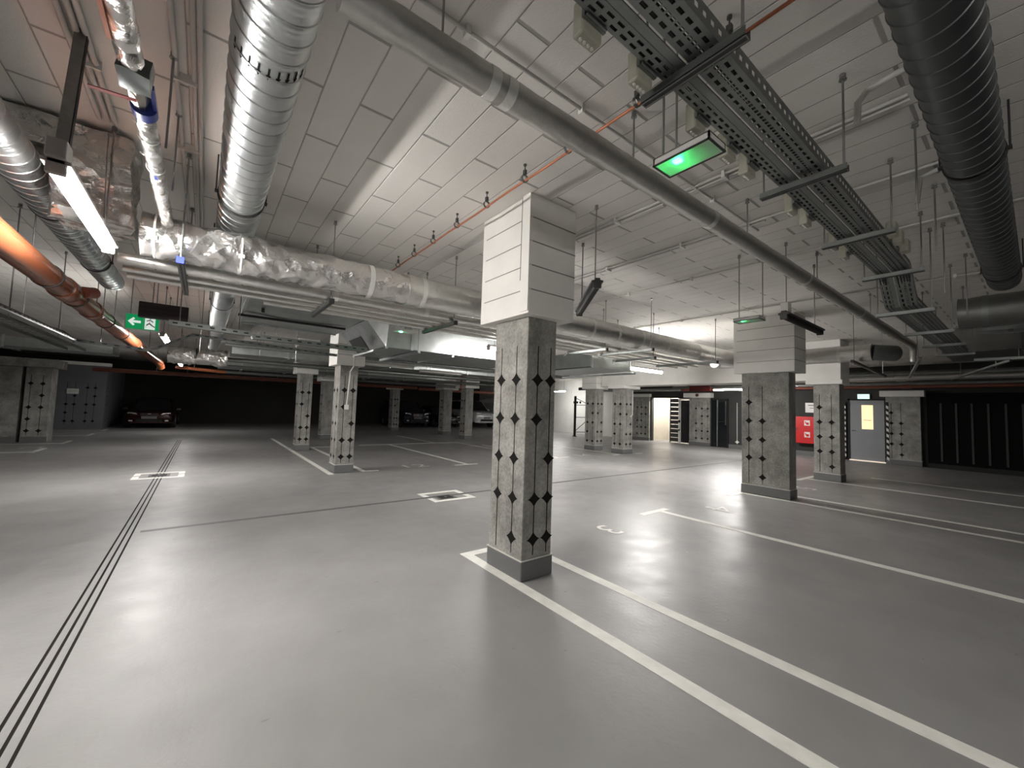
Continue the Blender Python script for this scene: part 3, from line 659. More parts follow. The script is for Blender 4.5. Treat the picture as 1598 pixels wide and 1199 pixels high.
for q in (-.4, 1.9, 3.6, 5.8): obj('coupling', MB().tube([(q, 20.35, 2.33), (q+.14, 20.35, 2.33)], .09, 24), 'brown_pipe', t, 50)
t = thing('drain_pipe', 'second red brown pipe beyond the box duct, near the silver car', 'pipe', (9.5, 20, 2.4))
obj('pipe_wall', MB().tube([(9.1, 20.2, 2.30), (18, 20.2, 2.30)], .08, 24), 'brown_pipe', t, 50); rods_for(t, [(11, 20.2), (14, 20.2), (17, 20.2)], 2.36)
t = thing('drain_pipe', 'vertical red brown pipe stub beside the far boxed column head', 'pipe', (8.85, 15.3, 2.3))
obj('pipe_wall', MB().tube([(8.85, 15.25, 2.2), (8.85, 15.25, HT)], .06, 20), 'brown_pipe', t, 50)
t = thing('orange_branch', 'short orange pipe lit by the farthest lamps', 'pipe', (-.3, 15, 2.3))
obj('pipe_wall', MB().tube([(-.75, 15.9, 2.35), (.5, 16.1, 2.30)], .05, 20), 'orange_pipe', t, 50); rods_for(t, [(-.3, 15.97)], 2.36)
# copper pipe with clips
t = thing('copper_pipe', 'thin red copper pipe clipped under the ceiling boards', 'pipe', (1.81, -2, 3.15))
obj('pipe_wall', MB().tube([(1.81, q*.5-2, 3.15+.004*sin(q*3)) for q in range(15)], .0085, 12), 'copper', t, 60)
for q in (-.7, -.2, .3, .82, 1.317, 1.851, 2.304, 2.817, 3.326, 3.825, 4.308, 4.789):
    c = MB().ring((1.81, q, 3.17), (0, 1, 0), .026, .003, .018, 20); c.box((1.8, q-.012, 3.2), (1.82, q+.012, 3.235)); c.tube([(1.81, q, 3.2), (1.81, q, H)], .004, 8); c.tube([(1.81, q, H-.012), (1.81, q, H)], .012, 8)
    obj('pipe_clip', c, 'dark_steel', t)
# conduits under the boards
def conduits(label, paths, name='ceiling_conduit', mm='conduit', r=.0105, clips=()):
    t = thing(name, label, 'conduit', paths[0][0], 'conduits under the ceiling boards')
    for p in paths: obj('conduit_tube', MB().tube(p, r, 10), mm, t, 50)
    for x, y, wx, wy in clips: obj('clip', MB().box((x-wx, y-wy, H-.05), (x+wx, y+wy, H)), 'white_plastic', t, 0)
zc = H-.022
conduits('grey conduit parallel to the long foil pipe', [[(-1, 1.63, zc), (4.2, 1.63, zc)]], clips=[(q, 1.63, .012, .018) for q in (.1, .9, 1.7, 2.5, 3.3)])
conduits('pair of white conduits ending behind the green lit panel', [[(3.0, .4, zc), (3.0, 3.9, zc)], [(3.05, .4, zc), (3.05, 4.4, zc)]], clips=[(3.025, q, .04, .012) for q in (1.4, 2.4, 3.4)])
conduits('pair of white conduits crossing mid ceiling past the foremost column', [[(3.97, .2, zc), (3.97, 5.6, zc)], [(4.03, 1.5, zc), (4.03, 5.6, zc)]], clips=[(4.0, q, .045, .012) for q in (1.3, 2.3, 3.3, 4.3)])
conduits('single conduit over the gap between foil duct and cable trays', [[(5.1, -.4, zc), (5.1, 8, zc)]], clips=[(5.1, q, .02, .012) for q in (.8, 1.8, 2.8, 3.8, 4.8)])
conduits('far conduit crossing above the wide column head', [[(7.3, -2, zc), (7.3, 8, zc)]], r=.013, clips=[(7.3, q, .022, .014) for q in (.6, 1.8, 3, 4.2, 5.4)])
conduits('bundle of three flat white conduits above the lit lamp', [[(-.66, -1, zc), (-.66, 3.7, zc)], [(-.62, -1, zc), (-.62, 3.7, zc)], [(-.585, -1, zc), (-.585, 3.7, zc)]], r=.014, clips=[(-.62, q, .06, .006) for q in (1.6, 2.35, 3.1)])
conduits('pair of pale conduits between valve pipe and bright spiral duct', [[(-.235, -1, zc), (-.235, 5.5, zc)], [(-.155, -1, zc), (-.155, 5.5, zc)], [(-.128, -1, zc), (-.128, 5.5, zc)]], r=.013, clips=[(-.2, q, .06, .005) for q in (1.1, 2.1, 2.9, 3.7)])
conduits('looped white conduit ends above the cable trays', [[(2.75, .2, zc), (2.75, .42, zc-.01), (2.72, .52, zc-.05), (2.68, .55, zc-.12), (2.66, .55, zc-.25)], [(4.05, .1, zc), (4.05, .35, zc), (4.0, .48, zc-.06), (3.98, .5, zc-.25)]], r=.016)

# ------------------------------------------------------------------ cable trays
def tray_mesh(pts, y0, y1, depth=.055, pitch=.056, rows=2, ratio=.75):
    """slotted tray following pts (x,z); the bottom has real slots"""
    m = MB(); W_ = y1-y0
    L_ = [0]
    for a, b in zip(pts, pts[1:]): L_.append(L_[-1]+math.hypot(b[0]-a[0], b[1]-a[1]))
    def at(s):
        for i in range(len(pts)-1):
            if s <= L_[i+1] or i == len(pts)-2:
                f = (s-L_[i])/(L_[i+1]-L_[i]); return pts[i][0]+(pts[i+1][0]-pts[i][0])*f, pts[i][1]+(pts[i+1][1]-pts[i][1])*f
    n = int(L_[-1]/pitch)
    # cross division: solid / slot / solid ... with staggered rows
    ys = [y0]; so = W_/(rows+1+rows*ratio)
    for k in range(rows*2+1): ys.append(ys[-1]+(so if k % 2 == 0 else so*ratio))
    for j in range(n):
        for r in range(rows*2+1):
            ya, yb = ys[r], ys[r+1]
            if r % 2 == 0: segs = [(0, 1)]
            else: segs = [(0, .25), (.85, 1)] if (r//2) % 2 == 0 else [(0, .04), (.34, .54), (.84, 1)] if rows == 3 and r == 3 else [(0, .05), (.65, 1)]
            for a, b in segs:
                xa, za = at((j+a)*pitch); xb, zb = at((j+b)*pitch)
                m.add([(xa, ya, za), (xb, ya, zb), (xb, yb, zb), (xa, yb, za)], [(0, 1, 2, 3)])
        for yy in (y0, y1):
            for a, b, lo, hi in ((0, 1, 0, .38), (0, .3, .38, .62), (.7, 1, .38, .62), (0, 1, .62, 1)):
                xa, za = at((j+a)*pitch); xb, zb = at((j+b)*pitch)
                m.add([(xa, yy, za+depth*lo), (xb, yy, zb+depth*lo), (xb, yy, zb+depth*hi), (xa, yy, za+depth*hi)], [(0, 1, 2, 3)])
    return m
TP = [(.32, 2.80), (4.95, 2.80), (5.25, 2.54), (9.6, 2.54)]
t = thing('cable_tray', 'slotted steel cable tray with junction boxes along its edge', 'tray', (0, .87, 2.8), 'twin slotted cable trays')
obj('tray_bottom', tray_mesh(TP, .835, .90, .05), 'galv_dull', t, 0)
c = MB()
for k, yy in enumerate((.846, .858, .87, .888)): c.tube([(x, yy+.002*sin(x*3+k), z+.012+.003*sin(x*5+k)) for x, z in [(.32+i*.2, 2.8) for i in range(24)]+[(5.29, 2.54)]+[(5.5+i*.3, 2.54) for i in range(14)]], .006, 8)
obj('cables', c, 'rubber', t)
t = thing('cable_tray', 'slotted steel cable tray on the spiral duct side of the pair', 'tray', (0, .7, 2.8), 'twin slotted cable trays')
obj('tray_bottom', tray_mesh(TP, .673, .79, .08, rows=3), 'galv_dull', t, 0)
c = MB()
for k, yy in enumerate((.69, .708, .728, .746, .768)): c.tube([(x, yy+.002*sin(x*3+k), z+.012+.003*sin(x*5+k)) for x, z in [(.32+i*.2, 2.8) for i in range(24)]+[(5.29, 2.54)]+[(5.5+i*.3, 2.54) for i in range(14)]], .0075, 8)
obj('cables', c, 'rubber', t)
t = thing('tray_spine', 'flat steel spine strip between the two cable trays', 'tray', (0, .79, 2.78))
m = MB()
for (xa, za), (xb, zb) in zip(TP, TP[1:]):
    m.add([(xa, .797, za-.006), (xb, .797, zb-.006), (xb, .829, zb-.006), (xa, .829, za-.006), (xa, .797, za), (xb, .797, zb), (xb, .829, zb), (xa, .829, za)], [(0, 1, 2, 3), (4, 7, 6, 5), (0, 4, 5, 1), (2, 6, 7, 3), (0, 3, 7, 4), (1, 5, 6, 2)])
obj('spine_strip', m, 'galv_dull', t, 0)
ordn = ['first', 'second', 'third', 'fourth', 'fifth', 'sixth', 'seventh', 'eighth', 'ninth', 'tenth', 'eleventh']
for i, (q, zz) in enumerate([(.38, 2.78), (1.405, 2.78), (2.593, 2.78), (3.713, 2.78), (4.87, 2.78), (5.36, 2.515), (6.77, 2.515), (8.0, 2.515), (9.2, 2.515)]):
    t = thing('trapeze_hanger', 'steel channel hanger under the cable trays, %s along from the camera end' % ordn[i], 'hanger', (q, .79, zz), 'trapeze hangers of the cable trays')
    a = MB().box((q-.02, .575, zz-.035), (q+.02, .99, zz-.032)).box((q-.02, .575, zz-.035), (q-.017, .99, zz)).box((q+.017, .575, zz-.035), (q+.02, .99, zz))
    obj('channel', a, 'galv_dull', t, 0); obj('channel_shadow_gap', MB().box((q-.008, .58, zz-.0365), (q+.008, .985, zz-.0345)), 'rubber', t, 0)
    rods_for(t, [(q-.0, .592), (q, .975)], zz-.03)
for i, (q, dz) in enumerate([(1.0, 0), (1.31, 0), (1.74, 0), (2.05, .0), (2.28, 0), (2.92, 0), (3.18, 0), (3.79, 0), (4.08, 0)]):
    t = thing('junction_box', 'beige junction box on the tray edge, %s along from the camera end' % ordn[i], 'junction box', (q, .99, 2.76), 'beige junction boxes along the tray')
    obj('box_body', MB().box((q-.05, .915, 2.75), (q+.05, .965, 2.88)), 'beige_box', t, 0, .008)
    l = MB()
    for k in range(4): l.tube([(q-.03+k*.02, .945, 2.751), (q-.03+k*.02, .945, 2.744)], .006, 8)
    obj('cable_entries', l, 'conduit', t)
    obj('bracket', MB().box((q-.055, .903, 2.79), (q+.055, .916, 2.82)).bar((q-.05, .897, 2.792), (q+.05, .897, 2.792), .008, .006), 'galv_dull', t, 0)
for i, q in enumerate((3.95, 4.15, 4.4)):
    t = thing('junction_box', 'beige junction box on the spiral duct side of the trays, %s of three' % ordn[i], 'junction box', (q, .58, 2.8), 'beige junction boxes along the tray')
    obj('box_body', MB().box((q-.05, .60, 2.80), (q+.05, .655, 2.90)), 'beige_box', t, 0, .008); obj('bracket', MB().box((q-.03, .652, 2.82), (q+.03, .672, 2.84)), 'galv_dull', t, 0)
# lone threaded rods ending free under the boards
for i, (x, y, z0) in enumerate([(4.36, .45, 2.75), (5.3, .5, 2.62), (3.35, .42, 2.72), (6.45, .45, 2.6)]):
    t = thing('threaded_rod', 'free hanging threaded rod between the trays and the dark spiral duct, %s along' % ordn[i], 'rod', (x, y, z0), 'free threaded rods'); rods_for(t, [(x, y)], z0)
# wire tray beyond the drain pipe
t = thing('wire_tray', 'narrow slotted tray zigzagging beyond the orange drain pipe', 'tray', (-1.52, 8.3, 2.19))
def ribbon(pts, wd, hh):
    m = MB()
    for a, b in zip(pts, pts[1:]):
        a, b = Vector(a), Vector(b); d = (b-a); up = Vector((0, 0, 1)); s = d.cross(up).normalized()*wd/2
        for sg in (-1, 1):
            m.add([a+s*sg, b+s*sg, b+s*sg+up*hh, a+s*sg+up*hh], [(0, 1, 2, 3)])
        m.add([a-s, b-s, b+s, a+s], [(0, 1, 2, 3)])
        n = int(d.length/.12)
        for k in range(n):
            p = a+d*(k+.3)/n; q = a+d*(k+.7)/n
            for sg in (-1, 1):
                e = s*sg*1.01; m.add([p+e+up*hh*.35, q+e+up*hh*.35, q+e+up*hh*.65, p+e+up*hh*.65], [(0, 1, 2, 3)], 1)
    return m
obj('tray_body', ribbon([(-1.54, 4.3, 2.19), (-1.52, 8.3, 2.185), (-.75, 8.3, 2.128), (-.64, 8.3, 2.165), (-.21, 8.3, 2.436), (2.0, 8.3, 2.335)], .09, .042), ['galv_dull', 'black'], t, 0)
rods_for(t, [(-1.54, 6.0), (-1.53, 7.6), (-1.25, 8.3), (-.72, 8.33), (-.1, 8.3), (1.3, 8.3)], 2.16)
t = thing('wire_tray', 'perforated tray in front of the plenum, above the far columns', 'tray', (-.7, 6.5, 2.36))
obj('tray_body', ribbon([(-.40, 6.5, 2.33), (.46, 6.5, 2.30), (.47, 6.5, 2.27), (2.0, 6.5, 2.26)], .12, .06), ['galv_dull', 'black'], t, 0); rods_for(t, [(-.3, 6.5), (.315, 6.5)], 2.31)
t = thing('cable_ladder', 'dim cable ladder high over the plain pier', 'tray', (-2.3, 7, 2.5))
m = MB().bar((-2.35, 4, 2.55), (-2.35, 14, 2.5), .02, .06).bar((-2.65, 4, 2.55), (-2.65, 14, 2.5), .02, .06)
for k in range(32): m.box((-2.65, 4.1+k*.3, 2.52), (-2.35, 4.13+k*.3, 2.54))
obj('ladder_frame', m, 'galv_dull', t, 0); rods_for(t, [(-2.3, q) for q in (5.5, 7.5, 9.5, 11.5)], 2.52)
t = thing('cable_bundle', 'loose sagging bundle of dark cables under the dim ladder', 'cable', (-2.1, 9, 2.45))
m = MB()
for k in range(4): m.tube([(-2.15+k*.05+.04*sin(i+k), 4.5+i*.5, 2.50-.05*sin(i*.9+k*.4)-.02*k) for i in range(14)], .018, 8)
obj('cable_strands', m, 'rubber', t)
t = thing('ceiling_duct', 'dim flat duct over the wide concrete piers', 'duct', (-3, 15, 2.5))
obj('duct_wall', MB().box((-6.5, 14.2, 2.48), (-1.9, 15.2, 2.7)), 'sheet', t, 0, .01); obj('flange', MB().box((-3.7, 14.16, 2.45), (-3.66, 15.24, 2.73)), 'galv', t, 0)

# ------------------------------------------------------------------ box ducts
t = thing('box_duct', 'long sheet steel box duct with slanted end panel', 'duct', (2.1, 6, 2.3))
m = MB()
m.box((2.13, 5.95, 2.3), (5.0, 7.5, 2.72)); obj('duct_wall', m, 'sheet', t, 0, .004)
ep = obj('slanted_panel', MB().add([(2.13, 5.95, 2.3), (2.13, 7.5, 2.3), (1.80, 7.3, 2.64), (1.80, 5.85, 2.64), (2.16, 5.95, 2.72), (2.16, 7.5, 2.72)], [(0, 1, 2, 3), (0, 3, 4), (3, 2, 5, 4), (1, 5, 2)]), 'galv', t, 0)
A_, B_, C_, D_ = Vector((2.13, 5.95, 2.3)), Vector((2.13, 7.5, 2.3)), Vector((1.80, 7.3, 2.64)), Vector((1.80, 5.85, 2.64))
nn = (B_-A_).cross(D_-A_).normalized()
if nn.x > 0: nn = -nn
def bl(u, v): return A_*(1-u)*(1-v)+B_*u*(1-v)+C_*u*v+D_*(1-u)*v+nn*.008
obj('grille', MB().add([bl(.45, .06), bl(.88, .06), bl(.88, .62), bl(.45, .62)], [(0, 1, 2, 3)]), 'dark_steel', ep, 0)
obj('flange', MB().bar((2.12, 5.9, 2.29), (2.12, 7.55, 2.29), .04, .03), 'galv', t, 0); obj('flange', MB().bar((1.79, 5.82, 2.65), (1.79, 7.35, 2.65), .04, .03), 'galv', t, 0)
obj('flange', MB().box((2.52, 5.935, 2.29), (2.56, 5.96, 2.73)), 'galv', t, 0)
obj('ink_scribble', MB().bar((2.25, 5.948, 2.6), (2.3, 5.948, 2.66), .003, .008).bar((2.3, 5.948, 2.66), (2.33, 5.948, 2.58), .003, .008).bar((2.33, 5.948, 2.58), (2.38, 5.948, 2.64), .003, .008), 'white_plastic', t, 0)
obj('stiffener', MB().bar((2.25, 6.8, 2.285), (3.0, 7.1, 2.285), .02, .02).bar((3.3, 6.0, 2.285), (3.3, 7.4, 2.285), .03, .03), 'galv', t, 0)
rods_for(t, [(2.62, 5.9), (4.2, 5.9)], 2.28); obj('support_channel', MB().box((2.6, 5.85, 2.25), (2.64, 7.6, 2.29)), 'galv', t, 0)
t = thing('box_duct', 'flat sheet steel plenum with crossed creases under the ceiling', 'duct', (.35, 5.2, 2.64))
obj('duct_wall', MB().add([(.36, 5.2, 2.70), (1.76, 5.2, 2.66), (1.76, 7.35, 2.62), (.36, 7.3, 2.62), (.36, 5.2, 2.95), (1.76, 5.2, 2.95), (1.76, 7.35, 2.95), (.36, 7.3, 2.95), (1.05, 6.2, 2.625)],
    [(0, 1, 8), (1, 2, 8), (2, 3, 8), (3, 0, 8), (4, 7, 6, 5), (0, 4, 5, 1), (1, 5, 6, 2), (2, 6, 7, 3), (3, 7, 4, 0)]), 'sheet', t, 8)
obj('flange', MB().bar((.34, 7.32, 2.61), (1.74, 7.37, 2.61), .03, .03).bar((.35, 5.2, 2.69), (.35, 7.3, 2.61), .03, .03), 'galv', t, 0); obj('black_bolt', MB().tube([(.55, 6.2, 2.6), (.55, 6.2, 2.66)], .02, 10), 'rubber', t)
obj('support_channel', MB().bar((.3, 6.62, 2.60), (1.7, 6.62, 2.60), .04, .03), 'rubber', t, 0)
t = thing('box_duct', 'brightly lit box duct behind the foremost column, beside the tube lamp', 'duct', (6.0, 5.4, 2.3))
obj('duct_wall', MB().box((6.02, 5.33, 2.305), (7.25, 7.4, 2.62)), 'sheet', t, 0, .004)
obj('flange', MB().box((6.0, 5.315, 2.295), (6.04, 5.36, 2.63)).box((7.2, 5.315, 2.295), (7.24, 5.36, 2.63)), 'galv', t, 0)
obj('side_flange', MB().box((6.0, 5.33, 2.29), (6.03, 7.4, 2.315)), 'dark_steel', t, 0)
obj('ink_mark', MB().bar((7.06, 5.328, 2.5), (7.1, 5.328, 2.54), .003, .006).bar((7.1, 5.328, 2.54), (7.12, 5.328, 2.48), .003, .006), 'black_paint', t, 0)
rods_for(t, [(7.3, 5.28)], 2.26); obj('support_channel', MB().box((7.28, 5.25, 2.25), (7.32, 7.45, 2.29)), 'galv', t, 0)
t = thing('box_duct', 'dim box duct deep over the bays between the far columns', 'duct', (4, 11, 2.4))
obj('duct_wall', MB().box((.45, 11.4, 2.5), (8.0, 12.3, 2.8)), 'sheet', t, 0, .004)
for q in (1.6, 2.9, 4.2, 5.5, 6.8): obj('flange', MB().box((q, 11.37, 2.47), (q+.04, 12.33, 2.83)), 'galv', t, 0)
rods_for(t, [(1.0, 11.36), (4.8, 11.36), (7.6, 11.36)], 2.48)
t = thing('box_duct', 'lower dim duct running close to the red brown pipe', 'duct', (4, 16, 2.4))
obj('duct_wall', MB().box((.3, 15.8, 2.42), (8.5, 16.5, 2.66)), 'sheet', t, 0, .004)
for q in (.9, 2.2, 3.5, 5.0, 6.4): obj('flange', MB().box((q, 15.77, 2.39), (q+.04, 16.53, 2.69)), 'galv', t, 0)
rods_for(t, [(.6, 15.76), (4.4, 15.76), (7.8, 15.76)], 2.4)
t = thing('foil_plenum', 'crumpled foil wrapped duct bend behind the second lit lamp', 'duct', (.2, 11, 2.4))
obj('foil_body', wrinkled('x', (12.15, 2.42), .19, -.72, .4, 30, .04, .02), 'foil_crumpled', t, 60); rods_for(t, [(-.5, 12.15)], 2.55); obj('flange', MB().ring((-.2, 12.15, 2.42), (1, 0, 0), .19, .01, .03, 30), 'rubber', t)
for i, (yy, zz, r) in enumerate([(10.4, 2.66, .05), (10.7, 2.62, .04), (12.72, 2.45, .06), (14.6, 2.4, .05), (17.8, 2.4, .06)]):
    t = thing('service_pipe', 'dim grey pipe crossing over the far bays, %s counted from the plenum' % ordn[i], 'pipe', (1, yy, zz), 'dim service pipes over the far bays')
    obj('pipe_wall', MB().tube([(.3, yy, zz), (10.5, yy, zz)], r, 16), 'galv_dull', t, 50); rods_for(t, [(1.2, yy), (4.5, yy), (7.5, yy)], zz)
# pipes in the dark corner over the fire door
for i, (xx, zz, r, mm) in enumerate([(17.6, 2.62, .07, 'galv_dull'), (17.2, 2.5, .05, 'brown_pipe'), (16.4, 2.72, .1, 'foil_smooth'), (14.8, 2.7, .06, 'galv_dull')]):
    nm = ['grey pipe running along over the fire door', 'red brown pipe running along over the fire door', 'wrapped pipe between beam and fire door', 'grey pipe close behind the downstand beam'][i]
    t = thing('service_pipe', nm, 'pipe', (xx, 0, zz), 'pipes above the fire door'); obj('pipe_wall', MB().tube([(xx, -4, zz), (xx, 10.5, zz)], r, 16), mm, t, 50)
    obj('coupling', MB().tube([(xx, 2.4, zz), (xx, 2.6, zz)], r+.015, 16), mm, t, 50)
for i, (p, q) in enumerate([((8.6, 1.9, 2.42), (11.3, 1.95, 2.36)), ((9.9, 1.25, 2.55), (13.5, 1.9, 2.5)), ((11.5, .3, 2.6), (14.5, 1.3, 2.5)), ((9.68, .62, 2.45), (9.68, -1.6, 2.45))]):
    t = thing('steel_channel', ['slim dark channel with a bright edge beyond the wide column', 'slanting steel channel in the dark corner above the fire door', 'farther slanting steel channel in the dark corner', 'level steel channel in the dark corner before the storage partition'][i], 'channel', p, 'loose channels in the dark corner')
    obj('channel', MB().bar(p, q, .04, .04), 'galv_dull' if i else 'dark_steel', t, 0); rods_for(t, [(p[0]+(q[0]-p[0])*f, p[1]+(q[1]-p[1])*f) for f in ((.05, .9) if i == 0 else (.2, .8))], min(p[2], q[2]))
t = thing('box_duct', 'dark flat duct added to darken the corner before the storage partition', 'duct', (10.5, 0, 2.6))  # added dark bulk, keeps this ceiling corner in the dark
obj('duct_wall', lumpy(9.78, 11.25, -3.5, .98, 2.6, 3.0, 8, 8, 8, .012, 41), 'lagging', t, 40)
for q in (-1.2, .1): obj('flange', MB().box((9.74, q, 2.57), (11.29, q+.05, 3.03)), 'galv_dark', t, 0)
rods_for(t, [(9.76, -.6), (11.27, -.6)], 2.6)
t = thing('cable_ladder', 'dark cable ladder hanging before the storage partition', 'tray', (10, -.5, 2.5))
m = MB().bar((8.5, -1.4, 2.75), (8.5, .5, 2.75), .02, .06).bar((8.85, -1.4, 2.75), (8.85, .5, 2.75), .02, .06)
for k in range(6): m.box((8.5, -1.3+k*.3, 2.73), (8.85, -1.26+k*.3, 2.75))
obj('ladder_frame', m, 'galv_dull', t, 0); rods_for(t, [(8.5, 0), (8.85, .4)], 2.75)

# ------------------------------------------------------------------ lamps
def batten(label, p, q, lit='tube', lip=.036, w_=.062, body='lamp_body', deep=.022):
    """suspended tube luminaire between p and q"""
    p, q = Vector(p), Vector(q); d = (q-p).normalized()
    t = thing('tube_lamp', label, 'lamp', p, 'suspended tube lamps')
    sd = d.cross(Vector((0, 0, 1))).normalized()
    obj('housing', MB().bar(p+Vector((0, 0, .03)), q+Vector((0, 0, .03)), w_+lip, .02).bar(p+Vector((0, 0, .05)), q+Vector((0, 0, .05)), .045, .02), body, t, 0, .003)
    # shallow tray-shaped diffuser under the wider housing
    m = MB(); prof = [(-w_/2, .02), (-w_/2+.001, -deep+.01), (-w_/2+.014, -deep), (w_/2-.014, -deep), (w_/2-.001, -deep+.01), (w_/2, .02)]; n = len(prof)
    for e in (p+d*.03, q-d*.03):
        for a_, z_ in prof: m.v.append(tuple(e+sd*a_+Vector((0, 0, z_))))
    for k in range(n-1): m.f.append([k, k+1, n+k+1, n+k]); m.m.append(0)
    m.f.append(list(range(n))); m.m.append(0); m.f.append([n+k for k in range(n)]); m.m.append(0)
    obj('diffuser', m, lit, t, 50)
    for e in (p, q-d*.03): obj('end_cap', MB().bar(e+Vector((0, 0, .008)), e+d*.03+Vector((0, 0, .008)), w_+.006, .072), body, t, 0, .006)
    return t, p, q, d
def hang(t, x, y, z, r=.005): rods_for(t, [(x, y)], z)
t, p, q, d = batten('lit tube lamp hung close beside the orange drain pipe', (-.60, 2.68, 2.47), (-.60, 3.98, 2.47))
obj('drop_channel', MB().bar((-.604, 2.885, H), (-.60, 2.74, 2.56), .042, .03, up=(0, 1, 0)), 'rod', t, 0)
obj('drop_edge', MB().bar((-.58, 2.885, H), (-.576, 2.74, 2.56), .004, .032, up=(0, 1, 0)), 'black', t, 0)
obj('wiring_box', MB().box((-.635, 2.66, 2.51), (-.565, 2.76, 2.60)), 'lamp_body', t, 0, .006); hang(t, -.6, 3.8, 2.5)
t, p, q, d = batten('second lit tube lamp along the lane, beneath the exit sign', (-.60, 8.6, 2.44), (-.60, 9.9, 2.44)); hang(t, -.6, 8.8, 2.48); hang(t, -.6, 9.7, 2.48)
t, p, q, d = batten('third lit tube lamp along the lane, small', (-.60, 14.3, 2.38), (-.60, 15.6, 2.38), 'tube_far'); hang(t, -.6, 14.5, 2.4); hang(t, -.6, 15.4, 2.4)
t, p, q, d = batten('last lit tube lamp along the lane before the red car', (-.60, 20.7, 2.36), (-.60, 21.8, 2.36), 'tube_far'); hang(t, -.6, 20.9, 2.4); hang(t, -.6, 21.6, 2.4)
t, p, q, d = batten('lit tube lamp mostly hidden by the foremost column', (3.48, 5.22, 2.37), (4.72, 5.22, 2.37), 'tube_mid'); hang(t, 3.6, 5.22, 2.41); hang(t, 4.6, 5.22, 2.41)
t, p, q, d = batten('lit tube lamp at the end of the bright box duct', (7.85, 5.85, 2.48), (9.25, 5.85, 2.48), lip=.012, deep=.04); hang(t, 8.0, 5.85, 2.52); hang(t, 9.1, 5.85, 2.52)
t, p, q, d = batten('lit tube lamp beyond the white beam above the dark wall', (15.4, 6.2, 2.38), (15.4, 7.55, 2.38)); hang(t, 15.4, 6.4, 2.42); hang(t, 15.4, 7.4, 2.42)
t, p, q, d = batten('lit tube lamp behind the steel gate', (16.6, 16.6, 2.5), (16.6, 17.9, 2.5), 'tube_mid'); hang(t, 16.6, 16.8, 2.54); hang(t, 16.6, 17.7, 2.54)
t, p, q, d = batten('lit tube lamp in the block walled room', (19.3, 11.0, 2.6), (19.3, 12.2, 2.6), 'tube'); hang(t, 19.3, 11.2, 2.64); hang(t, 19.3, 12.0, 2.64)
t, p, q, d = batten('lit tube lamp along the lane behind the camera', (-.60, -2.9, 2.47), (-.60, -1.6, 2.47)); hang(t, -.6, -2.7, 2.5); hang(t, -.6, -1.8, 2.5)
t, p, q, d = batten('dark unlit tube lamp slanting beside the foremost column head', (2.60, 2.26, 2.52), (3.27, 3.10, 2.52), 'tube_off', body='lamp_dark'); hang(t, 3.2, 3.0, 2.56); hang(t, 2.68, 2.36, 2.56)
t, p, q, d = batten('dark unlit tube lamp in front of the wide column head', (4.68, 1.58, 2.48), (5.9, 1.6, 2.48), 'tube_off', body='lamp_dark'); hang(t, 4.76, 1.58, 2.52); hang(t, 5.7, 1.6, 2.52)
obj('wiring_box', MB().box((4.70, 1.545, 2.53), (4.80, 1.615, 2.63)), 'conduit', t, 0, .005)
t, p, q, d = batten('unlit tube lamp over the bay numbered twelve', (4.6, 10.2, 2.36), (5.9, 10.2, 2.36), 'conduit'); hang(t, 4.8, 10.2, 2.4); hang(t, 5.7, 10.2, 2.4)
t, p, q, d = batten('unlit tube lamp under the dim box duct', (3.0, 9.9, 2.4), (4.3, 9.9, 2.4), 'conduit'); hang(t, 3.2, 9.9, 2.44); hang(t, 4.1, 9.9, 2.44)

# emergency light panels with a green indicator
def emergency(label, x, y, z, lx, ly, led, mm_led, rods):
    t = thing('emergency_light', label, 'light', (x, y, z), 'flat emergency light panels')
    a = MB().box((x, y, z), (x+lx, y+.008, z+.035)).box((x, y+ly-.008, z), (x+lx, y+ly, z+.035)).box((x, y, z), (x+.008, y+ly, z+.035)).box((x+lx-.008, y, z), (x+lx, y+ly, z+.035)).box((x, y, z+.03), (x+lx, y+ly, z+.036))
    obj('housing', a, 'conduit', t, 0)
    e = .006; b = MB().box((x-.002, y-.002, z-.003), (x+lx+.002, y+e, z+.003)).box((x-.002, y+ly-e, z-.003), (x+lx+.002, y+ly+.002, z+.003)).box((x-.002, y, z-.003), (x+e, y+ly, z+.003)).box((x+lx-e, y, z-.003), (x+lx+.002, y+ly, z+.003))
    obj('trim_frame', b, 'rubber', t, 0)
    obj('diffuser', MB().box((x+.006, y+.006, z+.001), (x+lx-.006, y+ly-.006, z+.003)), 'panel_glass', t, 0)
    obj('indicator', MB().box((led[0]-.016, led[1]-.016, z+.006), (led[0]+.016, led[1]+.016, z+.016)), mm_led, t, 0)
    rods_for(t, rods, z+.03); return t
emergency('flat emergency light with bright green indicator under the cable trays', 1.605, .807, 2.6, .14, .265, (1.665, .985), 'led_green', [(1.62, 1.03), (1.73, 1.03)])
emergency('small emergency light with green indicator before the wide column head', 4.69, 1.81, 2.5, .16, .27, (4.76, 2.0), 'led_green_far', [(4.77, 2.05), (4.83, 1.83)])
t = thing('emergency_light', 'tiny green lit panel hanging before the long box duct', 'light', (2.2, 5.3, 2.5), 'flat emergency light panels')
obj('housing', MB().box((2.0, 5.22, 2.44), (2.3, 5.37, 2.47)), 'conduit', t, 0, .004); obj('indicator', MB().box((2.07, 5.27, 2.432), (2.10, 5.30, 2.438)), 'led_green_far', t, 0); rods_for(t, [(2.15, 5.29)], 2.46)

